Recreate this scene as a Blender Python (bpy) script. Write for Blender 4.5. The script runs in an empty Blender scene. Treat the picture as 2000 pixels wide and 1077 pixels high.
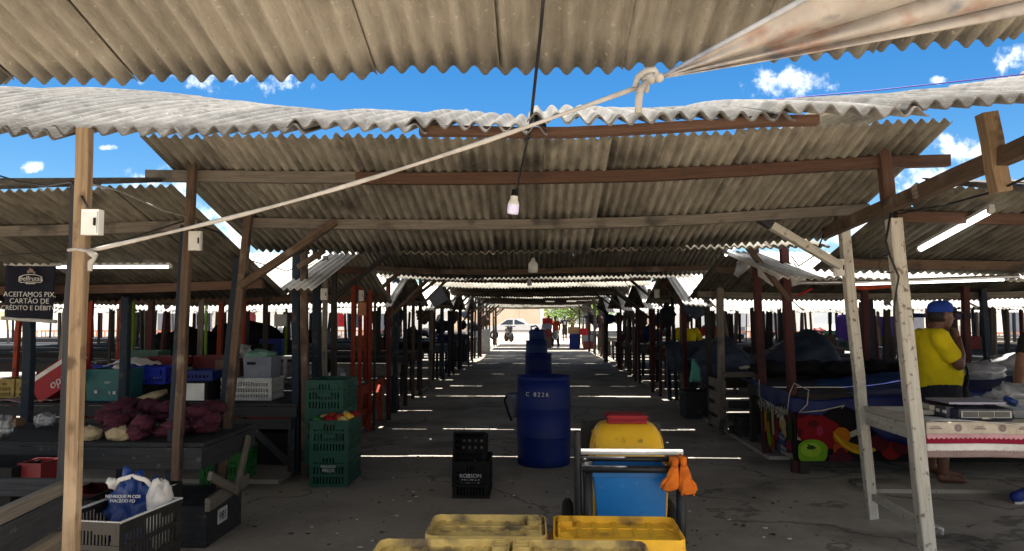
import bpy, bmesh, math, random
from mathutils import Vector, Matrix, Euler, noise as mnoise
R = random.Random(11)
PI = math.pi
sc = bpy.context.scene
col = sc.collection

# ------------------------------------------------------------------ camera
CAMLOC = Vector((0, 0, 1.55))
cam = bpy.data.cameras.new('camera'); camo = bpy.data.objects.new('camera', cam); col.objects.link(camo)
camo.location = CAMLOC
camo.rotation_euler = Euler((math.radians(90 + 3.27), 0, math.radians(1.9)))
cam.lens = 26.0; cam.sensor_width = 36; cam.clip_start = .05; cam.clip_end = 3000
sc.camera = camo
CR = camo.rotation_euler.to_matrix()

def ray(px, py):
    return CR @ Vector(((px - 1000) / 1444, -(py - 538.5) / 1444, -1))
def P(px, py, Y):
    d = ray(px, py); return CAMLOC + d * (Y / d.y)
def G(px, py, z=0.0):
    d = ray(px, py); return CAMLOC + d * ((z - CAMLOC.z) / d.z)

# ------------------------------------------------------------------ sky, sun, exposure
SUNV = Vector((-.05, .17, 1)).normalized()
w = bpy.data.worlds.new('World'); sc.world = w; w.use_nodes = True
wn, wl = w.node_tree.nodes, w.node_tree.links
bg = wn['Background']
sky = wn.new('ShaderNodeTexSky'); sky.sky_type = 'NISHITA'; sky.sun_disc = False
sky.sun_elevation = math.asin(SUNV.z); sky.sun_rotation = math.atan2(SUNV.x, SUNV.y)
sky.air_density = 1.0; sky.dust_density = .25; sky.ozone_density = 2.2; sky.altitude = 500
bg.inputs['Strength'].default_value = .048
def wm(op, a, b=None, c=None):
    n = wn.new('ShaderNodeMath'); n.operation = op
    for i, v in enumerate((a, b, c)):
        if v is None: continue
        if isinstance(v, (int, float)): n.inputs[i].default_value = v
        else: wl.new(v, n.inputs[i])
    return n.outputs[0]
hs = wn.new('ShaderNodeHueSaturation'); hs.inputs['Saturation'].default_value = 1.42; hs.inputs['Value'].default_value = .96
wl.new(sky.outputs[0], hs.inputs['Color'])
tc = wn.new('ShaderNodeTexCoord'); sp = wn.new('ShaderNodeSeparateXYZ'); wl.new(tc.outputs['Generated'], sp.inputs[0])
yy = wm('MAXIMUM', sp.outputs[1], .02)
cu, cw = wm('DIVIDE', sp.outputs[0], yy), wm('DIVIDE', sp.outputs[2], yy)
cn = wn.new('ShaderNodeTexNoise'); cn.inputs['Scale'].default_value = 30; cn.inputs['Detail'].default_value = 7; cn.inputs['Roughness'].default_value = .62
cv = wn.new('ShaderNodeCombineXYZ'); wl.new(cu, cv.inputs[0]); wl.new(cw, cv.inputs[2]); wl.new(cv.outputs[0], cn.inputs['Vector'])
cnz = wm('MULTIPLY', wm('SUBTRACT', cn.outputs[0], .53), 9.0)
cloud = None
for (px, py, hw, hh) in ((460, 128, 175, 44), (1535, 160, 78, 32), (2010, 125, 62, 40), (66, 328, 26, 11), (330, 352, 100, 34),
                         (430, 440, 110, 60), (1880, 290, 72, 34), (1800, 352, 90, 42), (1830, 156, 22, 7), (205, 289, 20, 6), (910, 221, 8, 8), (560, 470, 240, 40), (1640, 450, 200, 40)):
    d = ray(px, py); u0, w0 = d.x / d.y, d.z / d.y
    a = wm('DIVIDE', wm('SUBTRACT', cu, u0), hw / 1444); b = wm('DIVIDE', wm('SUBTRACT', cw, w0), hh / 1444)
    dd = wm('ADD', wm('MULTIPLY', a, a), wm('MULTIPLY', b, b))
    m = wm('SUBTRACT', 1.45, wm('MULTIPLY', dd, 1.0))
    cloud = m if cloud is None else wm('MAXIMUM', cloud, m)
cmask = wn.new('ShaderNodeMapRange'); cmask.interpolation_type = 'SMOOTHSTEP'
wl.new(wm('ADD', cloud, cnz), cmask.inputs[0]); cmask.inputs[1].default_value = 0; cmask.inputs[2].default_value = 2.9
# unseen broken cloud overhead and behind the viewer, added to fill the foreground
c2n = wn.new('ShaderNodeTexNoise'); c2n.inputs['Scale'].default_value = 3.2; c2n.inputs['Detail'].default_value = 6; wl.new(tc.outputs['Generated'], c2n.inputs['Vector'])
c2a = wn.new('ShaderNodeMapRange'); c2a.interpolation_type = 'SMOOTHSTEP'; wl.new(c2n.outputs[0], c2a.inputs[0]); c2a.inputs[1].default_value = .40; c2a.inputs[2].default_value = .54
c2b = wn.new('ShaderNodeMapRange'); c2b.interpolation_type = 'SMOOTHSTEP'; wl.new(wm('SUBTRACT', sp.outputs[1], wm('MULTIPLY', sp.outputs[2], .45)), c2b.inputs[0]); c2b.inputs[1].default_value = .55; c2b.inputs[2].default_value = .1
ctot = wm('MAXIMUM', cmask.outputs[0], wm('MULTIPLY', c2a.outputs[0], c2b.outputs[0]))
mx = wn.new('ShaderNodeMix'); mx.data_type = 'RGBA'; wl.new(ctot, mx.inputs[0]); wl.new(hs.outputs[0], mx.inputs[6])
mx.inputs[7].default_value = (13, 12.9, 12.7, 1)
wl.new(mx.outputs[2], bg.inputs['Color'])

sun = bpy.data.lights.new('sun', 'SUN'); sun.energy = 5.0; sun.angle = math.radians(.5); sun.color = (1, .95, .87)
suno = bpy.data.objects.new('sun', sun); col.objects.link(suno); suno.rotation_euler = SUNV.to_track_quat('Z', 'Y').to_euler()
sc.view_settings.view_transform = 'Standard'; sc.view_settings.look = 'None'; sc.view_settings.gamma = 1
sc.view_settings.exposure = 1.75
sc.cycles.max_bounces = 10; sc.cycles.diffuse_bounces = 7; sc.cycles.glossy_bounces = 3; sc.cycles.transparent_max_bounces = 8
sc.cycles.use_denoising = True; sc.cycles.caustics_reflective = False; sc.cycles.caustics_refractive = False

# ------------------------------------------------------------------ materials
MATS = {}
def mat(name, c1, c2=None, rough=.7, scale=8, aniso=(1, 1, 1), bump=0.0, bscale=40, spots=None, uv=False, metal=0, spec=.3, lo=.35, hi=.65, trans=0, detail=6, ovar=0, cracks=0):
    """noise-mixed procedural material; c1/c2 are linear albedos"""
    if name in MATS: return MATS[name]
    m = bpy.data.materials.new(name); m.use_nodes = True; n, l = m.node_tree.nodes, m.node_tree.links
    b = n['Principled BSDF']; b.inputs['Roughness'].default_value = rough; b.inputs['Metallic'].default_value = metal
    b.inputs['Specular IOR Level'].default_value = spec
    t = n.new('ShaderNodeTexCoord'); mp = n.new('ShaderNodeMapping'); mp.inputs['Scale'].default_value = aniso
    oi = n.new('ShaderNodeObjectInfo'); va = n.new('ShaderNodeVectorMath'); va.operation = 'ADD'
    sc_ = n.new('ShaderNodeVectorMath'); sc_.operation = 'SCALE'; cb = n.new('ShaderNodeCombineXYZ')
    for i in range(3): l.new(oi.outputs['Random'], cb.inputs[i])
    l.new(cb.outputs[0], sc_.inputs[0]); sc_.inputs['Scale'].default_value = 37.0
    l.new(t.outputs['UV' if uv else 'Object'], va.inputs[0]); l.new(sc_.outputs[0], va.inputs[1]); l.new(va.outputs[0], mp.inputs[0])
    c2 = c2 or tuple(x * .7 for x in c1)
    nz = n.new('ShaderNodeTexNoise'); nz.inputs['Scale'].default_value = scale; nz.inputs['Detail'].default_value = detail; nz.inputs['Roughness'].default_value = .65
    l.new(mp.outputs[0], nz.inputs['Vector'])
    rp = n.new('ShaderNodeValToRGB'); rp.color_ramp.elements[0].position = lo; rp.color_ramp.elements[1].position = hi
    rp.color_ramp.elements[0].color = (*c2, 1); rp.color_ramp.elements[1].color = (*c1, 1)
    l.new(nz.outputs[0], rp.inputs[0]); out = rp.outputs[0]
    if spots:
        for (sco, ss, s0, s1) in spots:
            n2 = n.new('ShaderNodeTexNoise'); n2.inputs['Scale'].default_value = ss; n2.inputs['Detail'].default_value = 5
            l.new(va.outputs[0], n2.inputs['Vector'])
            mr = n.new('ShaderNodeMapRange'); l.new(n2.outputs[0], mr.inputs[0]); mr.inputs[1].default_value = s0; mr.inputs[2].default_value = s1
            mm = n.new('ShaderNodeMix'); mm.data_type = 'RGBA'; l.new(mr.outputs[0], mm.inputs[0]); l.new(out, mm.inputs[6]); mm.inputs[7].default_value = (*sco, 1)
            out = mm.outputs[2]
    if cracks:
        dn = n.new('ShaderNodeTexNoise'); dn.inputs['Scale'].default_value = 1.6; dn.inputs['Detail'].default_value = 5; l.new(va.outputs[0], dn.inputs['Vector'])
        ad = n.new('ShaderNodeMix'); ad.data_type = 'RGBA'; ad.blend_type = 'ADD'; ad.inputs[0].default_value = .9; l.new(va.outputs[0], ad.inputs[6]); l.new(dn.outputs[1], ad.inputs[7])
        vo = n.new('ShaderNodeTexVoronoi'); vo.feature = 'DISTANCE_TO_EDGE'; vo.inputs['Scale'].default_value = .42; l.new(ad.outputs[2], vo.inputs['Vector'])
        cr = n.new('ShaderNodeMapRange'); l.new(vo.outputs[0], cr.inputs[0]); cr.inputs[1].default_value = .0; cr.inputs[2].default_value = .012; cr.inputs[3].default_value = .45; cr.inputs[4].default_value = 1
        cm = n.new('ShaderNodeVectorMath'); cm.operation = 'SCALE'; l.new(out, cm.inputs[0]); l.new(cr.outputs[0], cm.inputs['Scale']); out = cm.outputs[0]
    if ovar:
        om = n.new('ShaderNodeMapRange'); l.new(oi.outputs['Random'], om.inputs[0]); om.inputs[3].default_value = 1 - ovar; om.inputs[4].default_value = 1 + ovar
        ov = n.new('ShaderNodeVectorMath'); ov.operation = 'SCALE'; l.new(out, ov.inputs[0]); l.new(om.outputs[0], ov.inputs['Scale']); out = ov.outputs[0]
    l.new(out, b.inputs['Base Color'])
    if trans: b.inputs['Transmission Weight'].default_value = trans
    if bump:
        n3 = n.new('ShaderNodeTexNoise'); n3.inputs['Scale'].default_value = bscale; n3.inputs['Detail'].default_value = 5; l.new(mp.outputs[0], n3.inputs['Vector'])
        bp = n.new('ShaderNodeBump'); bp.inputs['Strength'].default_value = bump; bp.inputs['Distance'].default_value = .01
        l.new(n3.outputs[0], bp.inputs['Height']); l.new(bp.outputs[0], b.inputs['Normal'])
    MATS[name] = m; return m
def wood(name, c1, c2, spots=None, rough=.8):
    return mat(name, c1, c2, rough, 3.0, (1.2, 26, 1), .5, 5, spots, uv=True, spec=.2, lo=.3, hi=.72)
def emit(name, c, s):
    m = bpy.data.materials.new(name); m.use_nodes = True; b = m.node_tree.nodes['Principled BSDF']
    b.inputs['Base Color'].default_value = (*c, 1); b.inputs['Emission Color'].default_value = (*c, 1); b.inputs['Emission Strength'].default_value = s
    MATS[name] = m; return m
M = dict(
    sheet=mat('fibre_cement', (.25, .23, .188), (.165, .15, .12), .9, 4, (5, .8, 2), .5, 30, [((.085, .076, .06), 1.6, .52, .72), ((.32, .30, .26), 55, .64, .72), ((.08, .07, .055), 90, .68, .74)], ovar=.16),
    sheet_dimmed=mat('dimmed_weathered_cement', (.145, .14, .13), (.085, .08, .074), .95, 6, (7, 1.2, 2), .35, 40, [((.06, .057, .052), 7, .54, .70), ((.2, .195, .18), 45, .62, .74)], ovar=.2),  # weathered streaks; base also darkened to hold down sunlight on near slopes
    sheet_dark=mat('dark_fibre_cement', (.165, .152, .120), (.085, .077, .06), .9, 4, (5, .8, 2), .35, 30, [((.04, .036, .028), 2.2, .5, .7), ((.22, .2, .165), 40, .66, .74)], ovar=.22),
    sheet_pale=mat('pale_fibre_cement', (.62, .6, .56), (.42, .4, .36), .9, 5, (5, 1, 2), .3, 30),  # paler copy; sun glare of distant slopes put into the colour
    fresh=wood('fresh_timber', (.245, .175, .105), (.13, .086, .048), [((.075, .048, .028), 7, .56, .66), ((.31, .23, .145), 3, .6, .7)]),
    brown=wood('brown_timber', (.115, .076, .05), (.055, .037, .026), [((.035, .026, .02), 6, .52, .66), ((.16, .13, .10), 4, .6, .7)]),
    redbrown=wood('reddish_timber', (.105, .058, .038), (.055, .031, .022), [((.05, .03, .025), 5, .58, .7)]),
    grey=wood('grey_timber', (.19, .165, .135), (.085, .075, .062), [((.05, .045, .04), 5, .55, .7)]),
    blue=wood('blue_painted_timber', (.020, .030, .046), (.012, .018, .026), [((.06, .05, .04), 9, .6, .7)]),
    dark=wood('dark_timber', (.035, .03, .027), (.018, .016, .015)),
    maroon=wood('maroon_painted_timber', (.075, .022, .022), (.04, .014, .014), [((.02, .014, .013), 6, .58, .68)]),
    orange=wood('orange_red_timber', (.27, .038, .014), (.14, .02, .01), [((.05, .02, .014), 7, .6, .7)]),
    white=wood('white_painted_timber', (.52, .50, .44), (.33, .31, .26), [((.16, .13, .10), 22, .60, .68), ((.24, .22, .185), 5, .56, .8)]),
    lime=wood('lime_painted_timber', (.13, .22, .02), (.08, .14, .015)),
    bluepaint=wood('bright_blue_timber', (.03, .11, .33), (.02, .07, .2)),
    board=wood('rough_grey_board', (.2, .165, .12), (.09, .075, .056), [((.05, .045, .04), 4, .52, .7)]),
    slate=wood('slate_painted_board', (.036, .038, .041), (.018, .019, .022), [((.075, .068, .055), 16, .62, .7)]),
    sheet_mid=mat('mid_fibre_cement', (.295, .272, .22), (.165, .152, .122), .9, 4, (5, .8, 2), .35, 30, [((.06, .054, .042), 2.2, .5, .7), ((.36, .335, .28), 40, .66, .74)], ovar=.3),
    heap=mat('black_sheeting', (.010, .010, .011), (.006, .006, .007), 1, 6, bump=.6, bscale=6, spec=0),
    floor=None,
    drum=mat('blue_plastic', (.002, .014, .125), (.002, .010, .085), .5, 5, spots=[((.010, .02, .06), 7, .58, .72), ((.03, .045, .09), 30, .68, .74)], spec=.2),
    drum2=mat('light_blue_plastic', (.007, .035, .17), (.006, .025, .12), .45, 5, spec=.35),
    binblue=mat('cyan_blue_plastic', (.0, .145, .42), (.0, .12, .36), .42, 6, spots=[((.04, .18, .36), 18, .66, .72)], spec=.45),
    yel=mat('yellow_plastic', (.86, .50, .03), (.76, .42, .02), .36, 5, spots=[((.3, .17, .04), 12, .64, .76)], spec=.5),
    yel_old=mat('worn_yellow_plastic', (.72, .52, .16), (.50, .36, .13), .75, 9, spots=[((.17, .12, .07), 7, .5, .68)]),
    yel_new=mat('dusty_yellow_plastic', (.84, .48, .03), (.68, .37, .025), .6, 9, spots=[((.17, .10, .04), 6, .55, .72)]),
    red=mat('red_plastic', (.30, .007, .014), (.2, .006, .011), .5, 6, spec=.2),
    redbox=mat('dull_red_plastic', (.14, .010, .012), (.08, .007, .009), .55, 6),
    green=mat('green_crate_plastic', (.010, .072, .048), (.007, .043, .03), .55, 8),
    green2=mat('leaf_green_plastic', (.01, .13, .02), (.008, .085, .014), .5, 8),
    teal=mat('teal_plastic', (.012, .12, .125), (.009, .075, .08), .5, 8),
    crateblue=mat('royal_blue_plastic', (.012, .035, .50), (.01, .025, .33), .5, 8),
    black=mat('black_plastic', (.012, .012, .013), (.007, .007, .008), .7, 8, spec=.12),
    blackc=mat('worn_black_crate', (.017, .016, .014), (.008, .0075, .007), .45, 14, spots=[((.14, .13, .11), 28, .70, .76)], spec=.5),
    tube=mat('black_painted_steel', (.012, .012, .013), (.008, .008, .009), .45, 20, spec=.3),
    steel=mat('bare_steel', (.5, .5, .5), (.35, .34, .33), .35, 20, metal=.8),
    greyp=mat('grey_plastic', (.13, .15, .19), (.10, .115, .15), .5, 7),
    whitep=mat('white_plastic', (.60, .60, .57), (.46, .46, .43), .45, 7),
    offw=mat('off_white_plastic', (.42, .42, .40), (.28, .28, .26), .6, 9),
    card=mat('cardboard', (.27, .165, .09), (.19, .115, .065), .9, 9),
    cardd=mat('dark_cardboard', (.10, .065, .045), (.07, .045, .03), .9, 9),
    glove=mat('orange_glove_fabric', (.68, .17, .012), (.42, .085, .008), .9, 14, bump=.6, bscale=25),
    cloth=mat('white_cloth', (.66, .64, .60), (.48, .46, .43), .95, 6, bump=.3),
    strap=mat('dirty_white_cloth', (.36, .345, .315), (.24, .225, .2), .95, 14, bump=.4),
    cable=mat('black_cable', (.012, .012, .014), (.008, .008, .009), .5, 8),
    tarp=mat('blue_tarpaulin', (.005, .013, .085), (.003, .008, .055), .55, 4, bump=.9, bscale=6, spec=.2),
    tarpg=mat('grey_blue_tarpaulin', (.055, .070, .100), (.026, .034, .052), .6, 3, (1, 1, 2), 1, 5, spec=.12),
    tarpp=mat('purple_tarpaulin', (.10, .045, .34), (.07, .03, .25), .6, 4, bump=.5, bscale=6),
    sack=mat('magenta_mesh_sack', (.075, .012, .028), (.035, .008, .016), .8, 22, bump=.8, bscale=50),
    sack2=mat('cream_sack', (.44, .36, .22), (.27, .21, .12), .85, 20, bump=.6),
    skin=mat('brown_skin', (.115, .050, .03), (.09, .038, .023), .55, 6, spec=.35),
    skin2=mat('tan_skin', (.19, .09, .055), (.15, .07, .043), .55, 6, spec=.35),
    hair=mat('black_hair', (.012, .01, .009), (.008, .007, .006), .7, 40),
    shirty=mat('yellow_cotton', (.62, .50, .005), (.5, .39, .004), .9, 5, bump=.5, bscale=9),
    capb=mat('blue_cap_cotton', (.008, .045, .30), (.006, .03, .2), .85, 9),
    trous=mat('dark_navy_cotton', (.012, .014, .022), (.008, .009, .014), .95, 9),
    shirtk=mat('black_cotton', (.012, .012, .013), (.008, .008, .009), .95, 9),
    shirto=mat('orange_cotton', (.42, .06, .02), (.2, .035, .015), .95, 25),
    shirtg=mat('grey_green_cotton', (.09, .10, .085), (.06, .065, .055), .95, 9),
    shoeb=mat('blue_shoe_fabric', (.01, .03, .2), (.008, .02, .13), .7, 9),
    navy=mat('navy_banner', (.006, .007, .017), (.004, .005, .012), .7, 6, spec=.15),
    print=mat('white_print', (.55, .55, .54), (.4, .4, .39), .7, 20),
    maroonc=mat('dark_red_cloth', (.24, .008, .032), (.18, .006, .025), .95, 9),
    pinkc=mat('pink_lace', (.55, .30, .33), (.42, .22, .25), .95, 9),
    cream=mat('cream_tablecloth', (.52, .47, .39), (.38, .33, .26), .95, 9),
    taupe=mat('taupe_hem', (.27, .195, .18), (.2, .145, .135), .95, 9),
    cheese=mat('pale_cheese', (.74, .64, .40), (.64, .54, .32), .5, 7),
    mist=mat('milky_plastic_film', (.52, .53, .54), (.36, .37, .38), .25, 9, spec=.6, bump=.8, bscale=16, trans=.55),
    scale_b=mat('dark_blue_plastic', (.012, .016, .035), (.009, .012, .026), .4, 9, spec=.5),
    pan=mat('brushed_pan', (.20, .20, .27), (.16, .16, .22), .4, 30, (1, 20, 1), metal=.4),
    lcd=mat('grey_lcd', (.035, .042, .036), (.025, .03, .026), .25, 9),
    mint=mat('mint_bag', (.10, .38, .30), (.07, .28, .22), .6, 7, bump=.4, bscale=10),
    car=mat('silver_car_paint', (.46, .48, .52), (.42, .44, .48), .3, 9, spec=.6),
    glass=mat('dark_window_glass', (.03, .035, .04), (.02, .024, .028), .08, 9, spec=.7),
    tyre=mat('tyre_rubber', (.016, .016, .016), (.01, .01, .01), .9, 30),
    hill=mat('blue_grey_hill', (.16, .165, .17), (.12, .125, .13), .95, .05),
    plaster=mat('white_plaster', (.80, .78, .75), (.68, .66, .63), .9, 2),
    tan=mat('tan_plaster', (.50, .41, .33), (.43, .35, .27), .9, .6),
    brick=mat('orange_fence_paint', (.50, .20, .11), (.38, .14, .07), .85, 6),
    leaf=mat('bright_foliage', (.16, .27, .035), (.07, .14, .018), .7, 3),
    bark=mat('grey_bark', (.12, .09, .06), (.07, .05, .035), .95, 9),
    dirt=mat('pale_dirt', (.60, .51, .41), (.48, .40, .32), .95, 2),
)
fl = mat('market_concrete', (.37, .335, .29), (.225, .205, .176), .92, 1.1, (1, 1, 1), .5, 22,
         [((.085, .076, .066), .9, .55, .75), ((.28, .235, .18), .55, .56, .75), ((.028, .026, .025), 26, .69, .73), ((.05, .045, .04), 5.5, .70, .75)], spec=.25, detail=9, cracks=1)
M['floor'] = fl
M['lamp'] = emit('lit_tube', (.95, .97, 1.0), 1.6)
M['bulb'] = mat('frosted_bulb', (.62, .62, .85), (.55, .55, .8), .3, 8)

# ------------------------------------------------------------------ helpers
ORG = {}
def rootorg(o):
    while o.parent is not None: o = o.parent
    return ORG.get(o.name, Vector((0, 0, 0)))
def tag(o, label=None, cat=None, group=None, kind=None):
    if label: o['label'] = label
    if cat: o['category'] = cat
    if group: o['group'] = group
    if kind: o['kind'] = kind
    return o
def thing(name, loc, label, cat, group=None, rz=0):
    o = bpy.data.objects.new(name, None); o.empty_display_size = .1; col.objects.link(o)
    o.location = loc; o.rotation_euler.z = rz; ORG[o.name] = Vector(loc) if not rz else Vector((0, 0, 0))
    return tag(o, label, cat, group)
def dup(root, loc, rz=0, label=None, group=None):
    r = root.copy(); col.objects.link(r); r.location = loc; r.rotation_euler = (0, 0, rz)
    if label: r['label'] = label
    if group: r['group'] = group
    for ch in list(root.children):
        c = ch.copy(); col.objects.link(c); c.parent = r
        for g in ch.children:
            d = g.copy(); col.objects.link(d); d.parent = c
    return r
class B:
    """collects faces in plain coordinates; build() links them as one mesh object"""
    def __init__(s): s.v, s.f, s.uv, s.sm = [], [], [], []
    def add(s, vs, fs, uvs=None, smooth=False):
        o = len(s.v); s.v += [Vector(v) for v in vs]
        for i, f in enumerate(fs):
            s.f.append([o + k for k in f]); s.uv.append(uvs[i] if uvs else None); s.sm.append(smooth)
        return s
    def box(s, c, size, rz=0, m=None):
        x, y, z = [d / 2 for d in size]; c = Vector(c)
        vs = [Vector((i, j, k)) for k in (-z, z) for j in (-y, y) for i in (-x, x)]
        mt = m if m is not None else Matrix.Rotation(rz, 3, 'Z')
        vs = [c + mt @ v for v in vs]
        fs = [(0, 2, 3, 1), (4, 5, 7, 6), (0, 1, 5, 4), (2, 6, 7, 3), (0, 4, 6, 2), (1, 3, 7, 5)]
        L = [(0, 0), (size[1], 0), (size[1], size[0]), (0, size[0])]
        return s.add(vs, fs, [L] * 6)
    def beam(s, p0, p1, w, h=None, up=(0, 0, 1), ch=.1, seg=1, wob=0, taper=1):
        """timber with chamfered edges; UV runs along its length"""
        h = h or w; p0, p1 = Vector(p0), Vector(p1); d = p1 - p0; Ln = d.length
        if Ln < 1e-6: return s
        d /= Ln; u = Vector(up)
        if abs(d.dot(u)) > .95: u = Vector((0, 1, 0)) if abs(d.y) < .9 else Vector((1, 0, 0))
        a = d.cross(u).normalized(); b = a.cross(d).normalized()
        c = min(w, h) * ch; hw, hh = w / 2, h / 2
        prof = [(-hw + c, -hh), (hw - c, -hh), (hw, -hh + c), (hw, hh - c), (hw - c, hh), (-hw + c, hh), (-hw, hh - c), (-hw, -hh + c)] if ch else [(-hw, -hh), (hw, -hh), (hw, hh), (-hw, hh)]
        n = len(prof); vs, fs, uvs = [], [], []; acc = [0]
        for i in range(n):
            q, r = prof[i], prof[(i + 1) % n]; acc.append(acc[-1] + math.hypot(q[0] - r[0], q[1] - r[1]))
        u0 = R.random() * 9
        for k in range(seg + 1):
            t = k / seg; off = Vector((0, 0, 0))
            if wob and 0 < k < seg: off = a * R.uniform(-wob, wob) + b * R.uniform(-wob, wob)
            tp = 1 + (taper - 1) * t
            for (x, y) in prof: vs.append(p0 + d * Ln * t + a * x * tp + b * y * tp + off)
        for k in range(seg):
            for i in range(n):
                j = (i + 1) % n
                fs.append((k * n + i, k * n + j, k * n + n + j, k * n + n + i))
                ua, ub = u0 + Ln * k / seg, u0 + Ln * (k + 1) / seg
                uvs.append([(ua, acc[i]), (ua, acc[i + 1]), (ub, acc[i + 1]), (ub, acc[i])])
        fs.append(tuple(reversed(range(n)))); uvs.append([(p[0], p[1]) for p in reversed(prof)])
        fs.append(tuple(seg * n + i for i in range(n))); uvs.append([(p[0], p[1]) for p in prof])
        return s.add(vs, fs, uvs)
    def tube(s, pts, r, n=8, caps=True):
        pts = [Vector(p) for p in pts]; vs, fs = [], []
        up = Vector((0, 0, 1)); a = None
        rr = r if isinstance(r, (list, tuple)) else [r] * len(pts)
        for k, p in enumerate(pts):
            d = (pts[min(k + 1, len(pts) - 1)] - pts[max(k - 1, 0)]).normalized()
            if a is None: a = d.cross(up if abs(d.z) < .9 else Vector((1, 0, 0))).normalized()
            a = (a - d * a.dot(d)).normalized(); b = d.cross(a)
            for i in range(n):
                t = 2 * PI * i / n; vs.append(p + (a * math.cos(t) + b * math.sin(t)) * rr[k])
        for k in range(len(pts) - 1):
            for i in range(n):
                j = (i + 1) % n; fs.append((k * n + i, k * n + j, k * n + n + j, k * n + n + i))
        s.add(vs, fs, None, True)
        if caps:
            o = len(s.v) - len(vs)
            s.f.append(list(range(o + n - 1, o - 1, -1))); s.f.append([o + (len(pts) - 1) * n + i for i in range(n)])
            s.uv += [None, None]; s.sm += [False, False]
        return s
    def lathe(s, prof, c=(0, 0, 0), n=24, smooth=True, sx=1, sy=1, axis=None):
        vs, fs = [], []; c = Vector(c); mt = axis or Matrix.Identity(3)
        for (r, z) in prof:
            for i in range(n):
                t = 2 * PI * i / n; vs.append(c + mt @ Vector((r * math.cos(t) * sx, r * math.sin(t) * sy, z)))
        for k in range(len(prof) - 1):
            for i in range(n):
                j = (i + 1) % n; fs.append((k * n + i, k * n + j, k * n + n + j, k * n + n + i))
        return s.add(vs, fs, None, smooth)
    def grid(s, fn, nu, nv, smooth=True, flip=False, thick=0, closeu=False):
        vs = [Vector(fn(i / nu, j / nv)) for j in range(nv + 1) for i in range(nu + 1)]
        q = lambda i, j: j * (nu + 1) + i
        fs = [(q(i, j), q(i + 1, j), q(i + 1, j + 1), q(i, j + 1)) for j in range(nv) for i in range(nu)]
        if flip: fs = [tuple(reversed(f)) for f in fs]
        if thick:
            m = len(vs); nn = [Vector((0, 0, 0)) for _ in vs]
            for f in fs:
                nr = (vs[f[1]] - vs[f[0]]).cross(vs[f[3]] - vs[f[0]])
                for k in f: nn[k] += nr
            vs2 = [v - (nn[i].normalized() if nn[i].length > 1e-12 else Vector((0, 0, 1))) * thick for i, v in enumerate(vs)]
            bd = [q(i, 0) for i in range(nu + 1)] + [q(nu, j) for j in range(1, nv + 1)] + [q(i, nv) for i in range(nu - 1, -1, -1)] + [q(0, j) for j in range(nv - 1, 0, -1)]
            ed = [(bd[k], bd[(k + 1) % len(bd)]) for k in range(len(bd))]
            s.add(vs + vs2, fs + [tuple(m + k for k in reversed(f)) for f in fs], None, smooth)
            o = len(s.v) - 2 * m
            for a, b in ed:
                s.f.append([o + b, o + a, o + m + a, o + m + b]); s.uv.append(None); s.sm.append(False)
            return s
        return s.add(vs, fs, None, smooth)
    def ell(s, c, r, n=14, k=8, mt=None, amp=0, fr=3, seed=0):
        c = Vector(c); mt = mt or Matrix.Identity(3)
        def fn(u, v):
            t, p = 2 * PI * u, PI * (v - .5)
            d = Vector((math.cos(t) * math.cos(p), math.sin(t) * math.cos(p), math.sin(p)))
            q = 1 + (amp * mnoise.noise(d * fr + Vector((seed * 3.7, seed, 0))) if amp else 0)
            return c + mt @ Vector((d.x * r[0] * q, d.y * r[1] * q, d.z * r[2] * q))
        vs, fs = [], []
        for j in range(k + 1):
            for i in range(n): vs.append(fn(i / n, j / k))
        for j in range(k):
            for i in range(n):
                a, b2 = j * n + i, j * n + (i + 1) % n; fs.append((a, b2, b2 + n, a + n))
        return s.add(vs, fs, None, True)
    def poly(s, pts, d):
        """flat polygon pushed along vector d into a slab"""
        pts = [Vector(p) for p in pts]; n = len(pts); d = Vector(d)
        vs = pts + [p + d for p in pts]
        fs = [tuple(reversed(range(n))), tuple(range(n, 2 * n))] + [(i, (i + 1) % n, n + (i + 1) % n, n + i) for i in range(n)]
        return s.add(vs, fs)
    def build(s, name, m, parent=None, off=None):
        me = bpy.data.meshes.new(name)
        o0 = off if off is not None else (rootorg(parent) if parent is not None else Vector((0, 0, 0)))
        me.from_pydata([v - o0 for v in s.v], [], s.f)
        if any(u for u in s.uv):
            ul = me.uv_layers.new(name='UVMap').data; li = 0; flat = []
            for f, u in zip(s.f, s.uv):
                for k in range(len(f)): flat += list(u[k] if u else (s.v[f[k]].x, s.v[f[k]].y + s.v[f[k]].z))
            ul.foreach_set('uv', flat)
        me.polygons.foreach_set('use_smooth', s.sm); me.update()
        bm = bmesh.new(); bm.from_mesh(me); bmesh.ops.remove_doubles(bm, verts=bm.verts, dist=1e-6) if False else None
        bmesh.ops.recalc_face_normals(bm, faces=bm.faces); bm.to_mesh(me); bm.free()
        o = bpy.data.objects.new(name, me); col.objects.link(o)
        if m is not None: me.materials.append(m)
        if parent is not None: o.parent = parent
        else: ORG[o.name] = o0; o.location = o0
        return o
def solo(b, name, m, label, cat, group=None, at=None):
    return tag(b.build(name, m, None, Vector(at) if at is not None else None), label, cat, group)
def struct(b, name, m):
    return tag(b.build(name, m), kind='structure')
def interp(tab, x):
    if x <= tab[0][0]: return tab[0][1]
    for (a, b), (c, d) in zip(tab, tab[1:]):
        if x <= c:
            t = (x - a) / (c - a); return b + (d - b) * t
    return tab[-1][1]
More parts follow.
